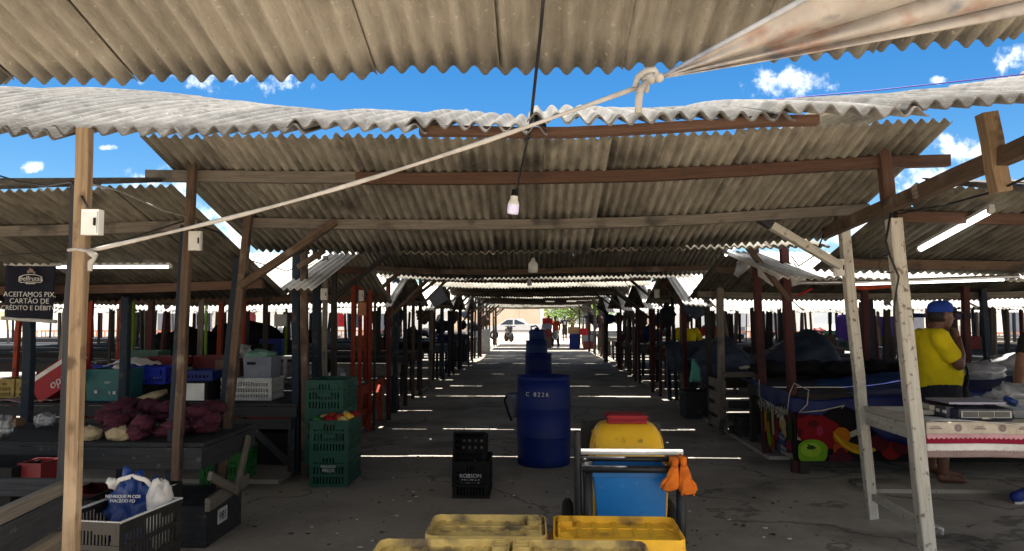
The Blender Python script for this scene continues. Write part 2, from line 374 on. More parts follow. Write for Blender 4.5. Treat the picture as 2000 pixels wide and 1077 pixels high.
def smooth_tab(tab):
    """Catmull-style smooth interpolation over a table"""
    def f(x):
        xs = [t[0] for t in tab]
        if x <= xs[0]: return tab[0][1]
        if x >= xs[-1]: return tab[-1][1]
        i = max(k for k in range(len(xs) - 1) if xs[k] <= x)
        p1, p2 = tab[i], tab[i + 1]; p0 = tab[i - 1] if i else p1; p3 = tab[i + 2] if i + 2 < len(tab) else p2
        h = p2[0] - p1[0]; t = (x - p1[0]) / h
        m1 = (p2[1] - p0[1]) / max(p2[0] - p0[0], 1e-6) * h; m2 = (p3[1] - p1[1]) / max(p3[0] - p1[0], 1e-6) * h
        return (2 * t**3 - 3 * t**2 + 1) * p1[1] + (t**3 - 2 * t**2 + t) * m1 + (-2 * t**3 + 3 * t**2) * p2[1] + (t**3 - t**2) * m2
    return f
FONT = None
def text_mesh(txt, size, loc, rot, name, m, parent, ext=.0008, align='CENTER', shear=0, sx=1):
    cu_ = bpy.data.curves.new(name, 'FONT'); cu_.body = txt; cu_.size = size; cu_.align_x = align; cu_.extrude = ext; cu_.shear = shear; cu_.resolution_u = 3
    to = bpy.data.objects.new(name + '_tmp', cu_); col.objects.link(to)
    dg = bpy.context.evaluated_depsgraph_get(); me = bpy.data.meshes.new_from_object(to.evaluated_get(dg))
    bpy.data.objects.remove(to); bpy.data.curves.remove(cu_)
    mt = Matrix.Translation(Vector(loc) - (rootorg(parent) if parent is not None else Vector())) @ (rot.to_4x4() if isinstance(rot, Matrix) else Euler(rot).to_matrix().to_4x4()) @ Matrix.Diagonal((sx, 1, 1, 1))
    me.transform(mt); me.materials.clear(); me.materials.append(m)
    o = bpy.data.objects.new(name, me); col.objects.link(o)
    if parent is not None: o.parent = parent
    return o
# ------------------------------------------------------------------ ground and what lies beyond the market
b = B(); b.add([(-300, -60, -.06), (300, -60, -.06), (300, 600, -.06), (-300, 600, -.06)], [(0, 1, 2, 3)]); struct(b, 'ground', M['dirt'])
b = B(); b.grid(lambda u, v: (-17 + 34 * u, 1.9 + 43.1 * v, .012 * mnoise.noise(Vector((u * 20, v * 20, 0))) * (0 if v in (0, 1) else 1)), 40, 60, True); struct(b, 'market_floor', M['floor'])
# raised slabs the stalls stand on
b = B()
def slab(x0, x1, y0, y1):
    n = 16
    e = [(x0 + .03 * mnoise.noise(Vector((x0, i * .7, 1))), y0 + (y1 - y0) * i / n, 0) for i in range(n + 1)]
    top = [(p[0], p[1], .035) for p in e] + [(x1, y1, .035), (x1, y0, .035)]
    b.poly(list(reversed(top)), (0, 0, -.06))
slab(-2.42, -9, 6.95, 40)
struct(b, 'stall_slab', M['floor'])
b = B(); slab(2.95, 10, 6.75, 7.2); slab(2.55, 10, 8.3, 40); struct(b, 'stall_slab', M['floor'])

# hill, tree, wall, street furniture, car beyond the far end
b = B()
b.grid(lambda u, v: (-90 + 170 * u, 190 + 60 * v, max(0, 1 - abs(2 * v - 1)) * (6 + 4.5 * math.exp(-((u - .50) / .12)**2) + 2.2 * mnoise.noise(Vector((u * 7, v, 0))))), 60, 6)
struct(b, 'hill', M['hill'])
def wallthing(x0, x1, y, h, m, label, name='building', roofm=None, extra=None):
    t = thing(name, ((x0 + x1) / 2, y, 0), label, 'building' if name == 'building' else 'wall')
    bb = B(); bb.box(((x0 + x1) / 2, y + 1.5, h / 2), (x1 - x0, 3, h)); bb.build('wall', m, t)
    if roofm: bb = B(); bb.box(((x0 + x1) / 2, y + 1.4, h + .09), (x1 - x0 + .5, 3.6, .16)); bb.build('roof', roofm, t)
    return t
wallthing(-13, 1.3, 82, 2.75, M['tan'], 'long tan plastered wall at the far end of the aisle', 'wall')
bt = wallthing(-30, -14, 44, 2.3, M['plaster'], 'low white building far behind the left hand stalls', roofm=M['sheet_pale'])
bt2 = wallthing(-13.2, -5.5, 46, 2.2, M['plaster'], 'short white kiosk building beside the far left end of the aisle', roofm=M['sheet_pale'])
bt3 = wallthing(6, 17, 46, 2.3, M['plaster'], 'pale building behind the stalls right of the tree', roofm=M['sheet_pale'])
bt4 = wallthing(18, 34, 42, 2.4, M['plaster'], 'white shop front at the far right behind the orange fence', roofm=M['sheet_pale'])
for t, x0, x1, y in ((bt, -29, -15, 44), (bt2, -12.6, -6, 46), (bt3, 6.5, 16.5, 46), (bt4, 18.6, 33, 42)):
    x = x0
    while x < x1 - 1.2:
        wd = R.uniform(.8, 1.6); bb = B(); bb.box((x + wd / 2, y - .03, 1.25), (wd, .05, 1.5)); fo = bb.build('shutter', R.choice([M['greyp'], M['plaster'], M['tan'], M['offw']]), t)
        x += wd + R.uniform(.5, 1.6)
def fence(x0, x1, y, label):
    t = thing('railing_fence', ((x0 + x1) / 2, y, 0), label, 'fence')
    bb = B()
    for z in (.18, .5, .88): bb.beam((x0, y, z), (x1, y, z), .06, .07, ch=0)
    bb.build('rail', M['brick'], t)
    bb = B(); x = x0
    while x <= x1: bb.beam((x, y, 0), (x, y, .86), .045, ch=0); x += .22
    bb.build('bars', M['brick'], t)
fence(-27, -14.5, 37, 'long orange railing fence behind the stalls at far left')
fence(-13.6, -6.5, 38, 'orange railing fence between the left stalls and the kiosk')
fence(5.2, 13.5, 36, 'orange railing fence behind the grey tarpaulin stalls')
fence(14.2, 27, 33, 'orange railing fence at far right behind the man in yellow')
# clothes hung out in front of the far buildings
clothes = [(-11.0, 41, .5, .9, 'red'), (-10.0, 41, .45, .95, 'tarpg'), (-9.3, 41, .5, .7, 'black'), (-8.2, 41, .6, .8, 'navy'), (-16.3, 40, .5, 1.0, 'red'), (-15.6, 40, .5, .9, 'redbox'), (-17.5, 40, .5, .95, 'whitep'), (-18.4, 40, .4, .8, 'black'),
           (8.2, 41, .5, .8, 'whitep'), (9.0, 41, .5, .9, 'car'), (9.8, 41, .5, .9, 'tarpg'), (10.6, 41, .5, .8, 'whitep'), (11.4, 41, .5, .9, 'car'), (12.2, 41, .4, .8, 'shirto'), (17.2, 40, .6, .9, 'tarpg'), (19.4, 40, .6, 1.0, 'drum2'), (21.0, 40, .7, .9, 'tarpp'), (22.4, 40, .6, .8, 'whitep')]
for (x, y, wd, h, mm) in clothes:
    bb = B(); bb.grid(lambda u, v: (x + wd * (u - .5) * (1.0 if v < .75 else .7), y + .05 * math.sin(u * 9), 1.95 - h * (1 - v)), 8, 6, True, thick=.02)
    solo(bb, 'hung_garment', M[mm], 'garment hung on a line before the far buildings', 'garment', 'garments hung before the far buildings')
for (x0, x1, y, z0, z1, mm, lb) in ((8.6, 10.6, 21.5, .75, 1.62, 'tarpp', 'purple tarpaulin hung as a screen behind the far right stalls'), (11.2, 13.4, 23, 1.52, 1.85, 'drum2', 'cyan blue awning strip hung over the far right stalls')):
    bb = B(); bb.grid(lambda u, v: (x0 + (x1 - x0) * u, y + .06 * math.sin(u * 13 + v * 3), z0 + (z1 - z0) * v + .04 * math.sin(u * 7)), 24, 8, True, thick=.01)
    solo(bb, 'hung_tarpaulin', M[mm], lb, 'tarpaulin')

def tree(x, y, h, rw, label, n=5200, zlo=1.0):
    t = thing('leafy_tree', (x, y, 0), label, 'tree', 'trees beyond the far end')
    bb = B(); bb.tube([(x, y, 0), (x + .1, y, h * .25), (x - .1, y, h * .45), (x + .2, y, h * .7)], [.2, .16, .13, .05], 8)
    for k in range(6):
        a = k * 1.05; bb.tube([(x, y, h * (.25 + .04 * k)), (x + math.cos(a) * rw * .4, y + math.sin(a) * rw * .4, h * .55), (x + math.cos(a) * rw * .7, y + math.sin(a) * rw * .7, h * (.62 + .04 * k))], [.08, .05, .02], 6)
    bb.build('trunk', M['bark'], t)
    cl = [(R.uniform(-1, 1), R.uniform(-1, 1), R.uniform(0, 1)) for _ in range(46)]
    cl = [c for c in cl if c[0]**2 + c[1]**2 < 1]
    bb = B()
    for _ in range(n):
        c = R.choice(cl); q = Vector((R.gauss(0, 1), R.gauss(0, 1), R.gauss(0, 1))); q.normalize(); q *= R.random()**.4 * rw * .24
        p = Vector((x + c[0] * rw * (1 - .3 * c[2]), y + c[1] * rw * (1 - .3 * c[2]), zlo + (h - zlo) * (.12 + .8 * c[2]) - .22 * h * (c[0]**2 + c[1]**2) * c[2])) + q
        s_ = R.uniform(.07, .16); e1 = Vector((R.gauss(0, 1), R.gauss(0, 1), R.gauss(0, .5))).normalized() * s_; e2 = Vector((R.gauss(0, 1), R.gauss(0, 1), R.gauss(0, .5))).normalized() * s_ * .7
        bb.add([p - e1, p + e2, p + e1, p - e2], [(0, 1, 2, 3)])
    bb.build('crown', M['leaf'], t)
tree(2.9, 62, 4.3, 3.6, 'bright green bushy tree beyond the far end of the aisle')
tree(9.5, 64, 4.8, 3.6, 'second leafy tree standing behind the right hand stalls', 3600)
# street lamp, pole
t = thing('street_lamp', (-1.55, 66, 0), 'slim curved street lamp before the tan wall', 'street lamp')
bb = B(); bb.tube([(-1.55, 66, 0), (-1.55, 66, 2.1), (-1.7, 66, 2.35), (-2.1, 66, 2.5)], .045, 8); bb.build('pole', M['offw'], t)
bb = B(); bb.ell((-2.3, 66, 2.5), (.22, .1, .06)); bb.build('lamp_head', M['whitep'], t)
bb = B(); bb.tube([(.42, 58, 0), (.42, 58, 3.4)], .13, 10); solo(bb, 'utility_pole', M['plaster'], 'white concrete pole in front of the green tree', 'pole')

# silver pickup
def pickup(x, y):
    t = thing('pickup_truck', (x, y, 0), 'silver pickup truck parked in the sun at the far end', 'pickup truck')
    prof = [(-2.2, .38), (-2.25, .75), (-2.1, .9), (-1.25, 1.0), (-.55, 1.46), (.55, 1.5), (.95, 1.08), (2.2, 1.05), (2.25, .45)]
    bb = B(); n = len(prof)
    for (ya, yb, sx) in ((-.82, .82, 1),):
        vs = [(x + p[0], y + ya + (.14 if p[1] > 1.2 else 0), p[1]) for p in prof] + [(x + p[0], y + yb - (.14 if p[1] > 1.2 else 0), p[1]) for p in prof]
        fs = [tuple(range(n)), tuple(reversed(range(n, 2 * n)))] + [(i, (i + 1) % n, n + (i + 1) % n, n + i) for i in range(n)]
        bb.add(vs, fs)
    bb.build('body', M['car'], t)
    for pts in ([(-1.02, 1.07), (-.55, 1.40), (-.12, 1.42), (-.12, 1.07)], [(-.02, 1.07), (-.02, 1.42), (.5, 1.43), (.74, 1.09)]):
        bb = B(); bb.poly([(x + p[0], y - .83 + (.14 * (p[1] - 1.05) / .4), p[1]) for p in pts], (0, .03, 0)); bb.build('window', M['glass'], t)
    bb = B(); bb.box((x, y - .83, .62), (2.9, .03, .05)); bb.build('side_moulding', M['black'], t)
    for dx in (-1.45, 1.4):
        bb = B(); bb.lathe([(.0, -.1), (.22, -.1), (.31, -.08), (.33, 0), (.31, .08), (.0, .1)], (x + dx, y - .78, .33), 18, axis=Matrix.Rotation(PI / 2, 3, 'X')); wh = bb.build('wheel', M['tyre'], t)
        bb = B(); bb.lathe([(.0, 0), (.19, .0), (.19, .03)], (x + dx, y - .90, .33), 14, axis=Matrix.Rotation(PI / 2, 3, 'X')); bb.build('rim', M['steel'], wh)
pickup(-1.55, 53)
# parked motorcycle, seen from the front quarter
t = thing('motorcycle', (-1.75, 47.5, 0), 'dark motorcycle parked at the far end in front of the pickup', 'motorcycle')
for (cx, cy) in ((-1.6, 47.0), (-1.95, 48.1)):
    bb = B(); bb.lathe([(.17, -.07), (.27, -.07), (.31, 0), (.27, .07), (.17, .07), (.17, -.07)], (cx, cy, .3), 18, axis=Matrix.Rotation(-.35, 3, 'Z') @ Matrix.Rotation(PI / 2, 3, 'Y')); bb.build('wheel', M['tyre'], t)
bb = B(); bb.ell((-1.72, 47.3, .86), (.2, .2, .22)); bb.ell((-1.8, 47.6, .72), (.2, .5, .2), mt=Matrix.Rotation(.4, 3, 'Z')); bb.ell((-1.82, 47.75, .5), (.14, .34, .18)); bb.build('body', M['tube'], t)
bb = B(); bb.tube([(-1.6, 47.0, .3), (-1.68, 47.2, .95)], .04); bb.tube([(-2.0, 47.15, 1.0), (-1.68, 47.25, .98), (-1.36, 47.1, 1.0)], .025); bb.build('fork', M['black'], t)

# ------------------------------------------------------------------ corrugated roofs
PITCH, AMP = .068, .0115
def sheet(b, S, x0, nw, rows, spw=8, dz=(0, 0), dy=0, thick=.006, v0=0, v1=1, holes=0, pitch=PITCH, amp=AMP):
    nc = nw * spw; vs_ = [v0 + (v1 - v0) * i / rows for i in range(rows + 1)]; hl = []
    for _ in range(holes):
        h = R.uniform(.08, .92); vs_ += [h, h + .013]; hl.append((h, R.randrange(2, nc - 3)))
    vs_.sort(); xs = [x0 + i * pitch / spw for i in range(nc + 1)]
    top, bot = [], []
    for v in vs_:
        for i, x in enumerate(xs):
            y, z = S(x, v); t = i / nc
            z += amp * math.cos(2 * PI * x / pitch) + dz[0] + (dz[1] - dz[0]) * t
            top.append(Vector((x, y + dy, z))); bot.append(Vector((x, y + dy, z - thick)))
    n = nc + 1; m = len(top); fs = []; q = lambda i, j: j * n + i
    for j in range(len(vs_) - 1):
        for i in range(nc):
            if any(abs(vs_[j] - h) < 1e-9 and c <= i < c + 2 for h, c in hl): continue
            fs.append((q(i, j), q(i + 1, j), q(i + 1, j + 1), q(i, j + 1))); fs.append((m + q(i, j), m + q(i, j + 1), m + q(i + 1, j + 1), m + q(i + 1, j)))
    b.add(top + bot, fs, None, True)
    o = len(b.v) - 2 * m; J = len(vs_) - 1
    for i in range(nc):
        b.f += [[o + q(i, 0), o + m + q(i, 0), o + m + q(i + 1, 0), o + q(i + 1, 0)], [o + q(i, J), o + q(i + 1, J), o + m + q(i + 1, J), o + m + q(i, J)]]; b.uv += [None] * 2; b.sm += [False] * 2
    for j in range(J):
        b.f += [[o + q(0, j), o + q(0, j + 1), o + m + q(0, j + 1), o + m + q(0, j)], [o + q(nc, j), o + m + q(nc, j), o + m + q(nc, j + 1), o + q(nc, j + 1)]]; b.uv += [None] * 2; b.sm += [False] * 2
def slope(parent, S, xa, xb, m, nw=7, rows=5, spw=8, single=False, holes=0, jit=1.0, skip=(), alt=None, amp=AMP):
    step = (nw - 1) * PITCH; k = 0; bb = B(); cnt = max(1, round((xb - xa - PITCH) / step))
    x = xb - cnt * step - PITCH if xb < 0 else (xa if xa > 0 else (xa + xb - cnt * step - PITCH) / 2); xb = x + cnt * step + PITCH
    while x < xb - step * .5:
        if not single: bb = B()
        if k not in skip:
            j0 = R.uniform(-.004, .004) * jit
            sheet(bb, S, x, nw, rows, spw, (.008 * jit + j0, -.001 + j0 + R.uniform(-.001, .003) * jit), R.uniform(-.018, .018) * jit * (1.9 if single else 1), holes=holes if R.random() < .5 else 0, amp=amp)
            if not single: bb.build('roof_sheet', R.choice(alt) if alt else m, parent)
        x += step; k += 1
    if single: bb.build('roof_sheets', m, parent)
def zpx(tab, Y): # pixel heights of a roof line at depth Y -> table of (x, z)
    return smooth_tab([((px - 1048) / 1444 * Y, 1.55 + (621 - py) / 1444 * Y) for px, py in tab])
YE = 2.4
def purlin(parent, x0, x1, Y, zf, m, w_=.055, h_=.075, n=8, drop=.0, slopez=0):
    bb = B(); pts = [(x0 + (x1 - x0) * i / n) for i in range(n + 1)]
    vs, fs, uv = [], [], []; u0 = R.random() * 9; L = [(-.5, -.5), (.5, -.5), (.5, .5), (-.5, .5)]
    for a in pts:
        z = zf(a) - drop + R.uniform(-.003, .003); vs += [(a, Y + q[0] * w_, z + q[1] * h_) for q in L]
    for k in range(n):
        for i in range(4):
            j = (i + 1) % 4; fs.append((k * 4 + i, k * 4 + j, k * 4 + 4 + j, k * 4 + 4 + i)); uv.append([(u0 + pts[k], i * .1), (u0 + pts[k], i * .1 + .08), (u0 + pts[k + 1], i * .1 + .08), (u0 + pts[k + 1], i * .1)])
    fs += [(3, 2, 1, 0), tuple(n * 4 + i for i in range(4))]; uv += [[(0, 0), (0, .06), (.06, .06), (.06, 0)]] * 2
    bb.add(vs, fs, uv)
    return bb.build('purlin', m, parent)

# roof over the camera: only its front slope is in the picture
e0 = zpx([(-300, 150), (0, 143), (500, 141), (800, 131), (1060, 128), (1305, 121), (1600, 103), (2000, 77), (2300, 60)], YE)
rf = thing('corrugated_roof', (0, 1.5, 2.4), 'beige corrugated roof sheets hanging over the camera at the very top', 'roof')
slope(rf, lambda x, v: (YE - .65 * v, e0(x) + .195 * v), -2.6, 2.7, M['sheet'], rows=5, jit=1.5, amp=.0140, spw=10)

# first gable ahead, over the aisle
en = zpx([(-500, 262), (0, 249), (300, 247), (500, 241), (800, 240), (1050, 246), (1250, 243), (1400, 232), (1560, 224), (1700, 226), (1900, 216), (2000, 205), (2400, 190)], YE)
rn = zpx([(-400, 150), (0, 166), (330, 182), (640, 221), (860, 229), (1040, 231), (1300, 226), (1500, 215), (1620, 208), (1800, 186), (2000, 160), (2400, 130)], 4.4)
bul = smooth_tab([(-3, .07), (-1.5, .06), (-.6, .035), (1, .03), (3, .02)])
def S1n(x, v): return (YE + 2.0 * v, en(x) * (1 - v) + rn(x * 4.4 / YE if abs(x * 4.4 / YE) < 9 else x) * v * 0 + v * rn(x) + bul(x) * 4 * v * (1 - v) + .012 * mnoise.noise(Vector((x * 3, v * 2, 4))))
tf = zpx([(265, 256), (600, 262), (1000, 268), (1400, 258), (1850, 236)], 4.45)
bf = zpx([(475, 488), (800, 495), (1000, 493), (1300, 487), (1600, 468)], 6.41)
def S1f(x, v): return (6.41 - 1.96 * v, bf(x) * (1 - v) + tf(x) * v - .012 * 4 * v * (1 - v))
g1 = thing('corrugated_roof', (0, 4.4, 2.4), 'wide sagging gable roof of grey corrugated sheets over the near aisle', 'roof')
slope(g1, S1n, -3.7, 3.3, M['sheet_dimmed'], rows=10, jit=2.6, amp=.0155, spw=10)
slope(g1, S1f, -2.47, 2.5, M['sheet_mid'], rows=6, jit=1.6, amp=.0150)
z48 = lambda x: S1f(x, (6.41 - 4.85) / 1.96)[1]; z56 = lambda x: S1f(x, (6.41 - 5.62) / 1.96)[1]
purlin(g1, -2.62, -1.2, 4.85, z48, M['grey'], drop=.055, n=3); purlin(g1, -1.2, 2.68, 4.85, z48, M['redbrown'], drop=.055)
purlin(g1, -2.25, 2.5, 5.62, z56, M['grey'], drop=.055)
purlin(g1, -.40, .95, YE + .10, lambda x: en(x) + .035, M['redbrown'], .045, .03, drop=.026)
# loose sheet end on top of the right side
bb = B(); sheet(bb, lambda x, v: (4.5 + 1.4 * v, 2.80 + .06 * (x - 1.5) + .10 * v), 1.7, 9, 2)
tag(bb.build('roof_sheet', M['sheet_pale'], None), 'loose pale roof sheet lying across the top of the near gable', 'roof sheet')

ROOFS = []
def gable(side, k, x0, x1, ye, ze, yr, zr, yb, zb, label, m, near=True, det=0, sag=.05, group=None, gap=.06, nearm=None, purl=True):
    t = thing('corrugated_roof', ((x0 + x1) / 2, yr, zr), label, 'roof', group)
    xc, hw = (x0 + x1) / 2, (x1 - x0) / 2; sd = R.random() * 50
    wv = lambda x: -sag * (1 - ((x - xc) / hw)**2) + .03 * mnoise.noise(Vector((x * .5, sd, 0)))
    Sn = lambda x, v: (ye + (yr - gap / 2 - ye) * v, ze + (zr - ze) * v + wv(x))
    Sf = lambda x, v: (yb + (yr + gap / 2 - yb) * v, zb + (zr - .02 - zb) * v + wv(x))
    spw = 8 if det > 1 else (6 if det == 1 else 4)
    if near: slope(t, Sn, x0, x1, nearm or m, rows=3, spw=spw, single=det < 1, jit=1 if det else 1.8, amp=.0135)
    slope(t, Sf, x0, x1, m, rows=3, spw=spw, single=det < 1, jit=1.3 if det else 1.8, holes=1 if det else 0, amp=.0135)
    if purl:
        for yv, S, ya, ybn in ((.22, Sf, yb, yr), (.78, Sf, yb, yr)):
            Y = Sf(0, yv)[0]; purlin(t, x0 + .05, x1 - .05, Y, lambda x: Sf(x, yv)[1], R.choice([M['redbrown'], M['brown'], M['grey']]), drop=.055, n=5)
    ROOFS.append((side, k, t)); return t
AIS = [(2, 6.36, 2.17, 8.82, 2.74, 10.74, 2.185, .045), (3, 10.80, 2.15, 12.9, 2.68, 15.1, 2.31, -.06), (4, 15.17, 2.2, 17.4, 2.72, 19.12, 2.12, .05), (5, 19.0, 2.18, 21, 2.72, 23.05, 2.25, -.06),
       (6, 22.9, 2.18, 25.8, 2.7, 27.1, 2.2, .05), (7, 26.95, 2.15, 28.6, 2.7, 30.6, 2.12, .05), (8, 30.67, 2.1, 33, 2.7, 35, 2.2, -.05), (9, 35.9, 2.1, 37, 2.7, 39, 2.1, .0), (10, 39.9, 2.1, 42, 2.65, 44, 2.1, .06)]
for (k, ye, ze, yr, zr, yb, zb, gp) in AIS:
    gable('C', k, (-2.5 if k == 2 else -2.25) + R.uniform(-.1, .1), (2.5 if k == 2 else 2.3) + R.uniform(-.1, .1), ye, ze, yr, zr, yb, zb,
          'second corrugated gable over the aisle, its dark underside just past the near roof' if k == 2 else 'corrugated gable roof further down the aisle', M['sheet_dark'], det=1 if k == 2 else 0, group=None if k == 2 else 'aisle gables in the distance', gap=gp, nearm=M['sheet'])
# lower roofs over the stalls left and right of the aisle
LROWS = [(1, 2.95, 2.10, 4.68, 2.43, 7.0, 1.76), (2, 6.97, 1.84, 8.85, 2.36, 10.74, 1.78), (3, 10.92, 1.84, 12.8, 2.34, 14.8, 1.78), (4, 14.95, 1.84, 16.7, 2.34, 18.7, 1.78), (5, 18.85, 1.86, 20.7, 2.36, 22.6, 1.8), (6, 22.75, 1.86, 24.6, 2.36, 26.4, 1.82)]
for (k, ye, ze, yr, zr, yb, zb) in LROWS:
    ze -= .13 if k > 2 else 0
    for bi, (xa, xb) in enumerate(((-7.9, -2.38 if k == 1 else -2.14), (-14.2, -8.3), (-20.5, -14.7))):
        if (bi == 1 and k < 3) or bi == 2: continue
        near0 = bi == 0 and k <= 2
        gable('L', k, xa + (R.uniform(-.2, .2) if k > 1 else 0), xb + (R.uniform(-.06, .06) if k > 1 else 0), ye, ze, yr, zr, yb, zb,
              ('low dark corrugated roof over the stall with the hanging payment banner' if k == 1 else 'pale lit corrugated roof over the stall with stacked crates') if near0 else 'low corrugated roof over the distant stalls left of the aisle',
              M['sheet_dark'] if k == 1 else M['sheet'], det=1 if near0 else 0, group=None if near0 else 'distant low roofs left of the aisle', nearm=M['sheet_pale'] if k > 1 else M['sheet_dimmed'])
RROWS = [(1, 3.0, 2.02, 4.75, 2.43, 6.6, 1.98), (2, 6.56, 1.92, 8.6, 2.33, 10.5, 1.84), (3, 10.65, 1.86, 12.5, 2.34, 14.4, 1.82), (4, 14.55, 1.86, 16.4, 2.34, 18.3, 1.8), (5, 18.45, 1.86, 20.4, 2.36, 22.2, 1.82), (6, 22.35, 1.86, 24.4, 2.36, 26.2, 1.82)]
for (k, ye, ze, yr, zr, yb, zb) in RROWS:
    ze -= .14 if k > 2 else 0
    for bi, (xa, xb) in enumerate(((2.44 if k == 1 else 2.18, 8.1), (8.6, 14.4), (14.9, 20.6))):
        if (bi == 1 and k < 3) or bi == 2: continue
        near0 = bi == 0 and k <= 2
        gable('R', k, xa + (R.uniform(-.08, .04) if k > 1 else 0), xb + (R.uniform(-.2, .2) if k > 1 else 0), ye, ze, yr, zr, yb, zb,
              ('dark corrugated roof over the white table at right with a lit tube beneath' if k == 1 else 'low corrugated roof over the fruit banner stall at right') if near0 else 'low corrugated roof over the distant stalls right of the aisle',
              M['sheet_dark'], det=1 if near0 else 0, group=None if near0 else 'distant low roofs right of the aisle', nearm=M['sheet_pale'] if k > 1 else M['sheet_dimmed'])

# ------------------------------------------------------------------ timber posts
def post(p0, p1, w_, m, label, group=None, h_=None, braces=(), seg=5, wob=.004, name='timber_post'):
    t = thing(name, (p0[0], p0[1], 0), label, 'post', group)
    bb = B(); bb.beam(p0, p1, w_, h_ or w_, up=(0, 1, 0), ch=.07, seg=seg, wob=wob); bb.build('shaft', m, t)
    for (a, c, bw, bmx) in braces:
        bb = B(); bb.beam(a, c, bw, bw * 1.25, up=(0, 1, 0), ch=.08, seg=2); bb.build('brace', bmx, t)
    return t
def gp(px, py, Y=None):
    return P(px, py, Y) if Y else G(px, py)
# near left
post(P(137, 1130, YE), P(166, 252, YE), .044, M['fresh'], 'pale fresh timber post at the left front carrying a white meter box', h_=.034, seg=10, wob=.0015)
post(P(124, 960, 2.95), P(150, 360, 3.0), .03, M['slate'], 'thin slate painted post standing just behind the pale timber post', h_=.05)
a = G(336, 1086); post((a.x, a.y, 0), P(377, 306, 4.80), .052, M['brown'], 'weathered brown post whose top holds the upper aisle beam at left', seg=7)
a2 = G(316, 1080); post((a2.x, a2.y + .05, 0), P(362, 440, 4.92), .05, M['blue'], 'blue grey post close behind the weathered brown post', h_=.045, seg=5)
a = G(424, 1030); post((a.x, a.y, 0), P(487, 408, 5.56), .056, M['brown'], 'leaning brown post with a long knee brace reaching into the aisle', seg=6, braces=[(P(470, 560, 5.5), P(655, 434, 5.58), .055, M['brown'])])
a = G(408, 1025); post((a.x, a.y + .06, 0), P(465, 505, 5.66), .05, M['blue'], 'blue grey post leaning beside the long knee brace', seg=5)
a = G(578, 926); post((a.x, a.y, 0), P(580, 486, 7.4), .075, M['blue'], 'blue post with yellow tape remnants beside the green crates', seg=5)
a = G(597, 930); post((a.x, a.y, 0), P(594, 480, 7.36), .066, M['brown'], 'brown post nailed beside the yellow taped blue post', seg=5, braces=[(P(584, 522, 7.3), P(632, 490, 7.2), .05, M['brown'])])
post((P(620, 700, 8.4).x, 8.4, 0), P(619, 492, 8.4), .085, M['blue'], 'thick blue post behind the stacked green crates', seg=5)
post((P(635, 700, 8.3).x, 8.3, 0), P(636, 500, 8.3), .05, M['grey'], 'grey brown post touching the thick blue post', seg=5)
post((P(250, 700, 7.0).x, 6.95, 0), P(248, 560, 6.95), .075, M['blue'], 'blue post in front of the long blue crate', seg=5)
post((P(58, 700, 6.35).x, 6.35, 0), P(62, 545, 6.35), .075, M['blue'], 'dark blue post under the hanging payment banner', seg=5)
# white posts and rail at right
a = G(1704, 1012); wa = post((a.x, a.y, 0), P(1648, 446, 5.78), .072, M['white'], 'white peeling post at the back corner of the lace clothed table', seg=8, wob=.003, braces=[(P(1640, 520, 5.7), P(1505, 440, 5.66), .06, M['white']), (P(1506, 441, 5.66), P(1455, 408, 5.64), .062, M['slate'])])
a = G(1815, 1110); post((a.x, a.y, 0), P(1745, 428, 4.86), .082, M['white'], 'white peeling post at the front corner of the lace clothed table', seg=8, wob=.003)
post(P(1735, 398, 4.83), P(1722, 276, 4.83), .075, M['redbrown'], 'short reddish timber stub holding the upper aisle beam at right', seg=2)
post(P(1642, 452, 5.82), P(1638, 386, 5.66), .07, M['brown'], 'short brown stub on the white back post under the lower aisle beam', seg=2)
post(P(1955, 376, 3.55), P(1926, 222, 3.55), .075, M['fresh'], 'light brown hanging timber stub under the roof at upper right', seg=3)
bb = B(); bb.beam(P(1612, 456, 5.95), P(2120, 236, 2.95), .06, .085, up=(0, 0, 1), ch=.06, seg=6, wob=.003); solo(bb, 'timber_rail', M['brown'], 'long brown timber rail running along the right side above the white posts', 'beam')
bb = B(); bb.beam(P(1708, 972, 5.72), P(1800, 1022, 4.95), .045, .05, seg=3); solo(bb, 'timber_rail', M['white'], 'white low rail joining the feet of the two white posts', 'beam')
# maroon posts at the corners of the fruit banner stall and the ones behind
post((2.60, 7.62, 0), P(1530, 466, 7.6), .078, M['maroon'], 'maroon post at the front corner of the fruit banner stall', seg=6, braces=[(P(1544, 590, 7.6), P(1450, 470, 7.5), .05, M['brown'])])
post((2.58, 8.5, 0), P(1473, 470, 8.5), .075, M['maroon'], 'maroon post at the back corner of the fruit banner stall', seg=6)
for (px, py, tx, ty, w_, mm, lb) in ((1410, 850, 1404, 478, .085, 'grey', 'grey weathered post beside the slatted crate right of the aisle'), (1390, 832, 1376, 478, .075, 'dark', 'dark post behind the grey weathered post right of the aisle'),
        (1338, 800, 1338, 486, .05, 'maroon', 'thin maroon post in front of the mint coloured bag'), (1322, 785, 1310, 520, .06, 'blue', 'blue grey post left of the mint coloured bag'),
        (730, 842, 733, 560, .03, 'dark', 'thin dark pole just right of the orange stall'), (766, 806, 768, 500, .045, 'brown', 'brown post right of the orange stall'), (778, 800, 762, 575, .05, 'dark', 'dark crooked post behind the brown post right of the orange stall')):
    a = G(px, py); tp = P(tx, ty, a.y); post((a.x, a.y, 0), tp, w_, M[mm], lb, seg=5)
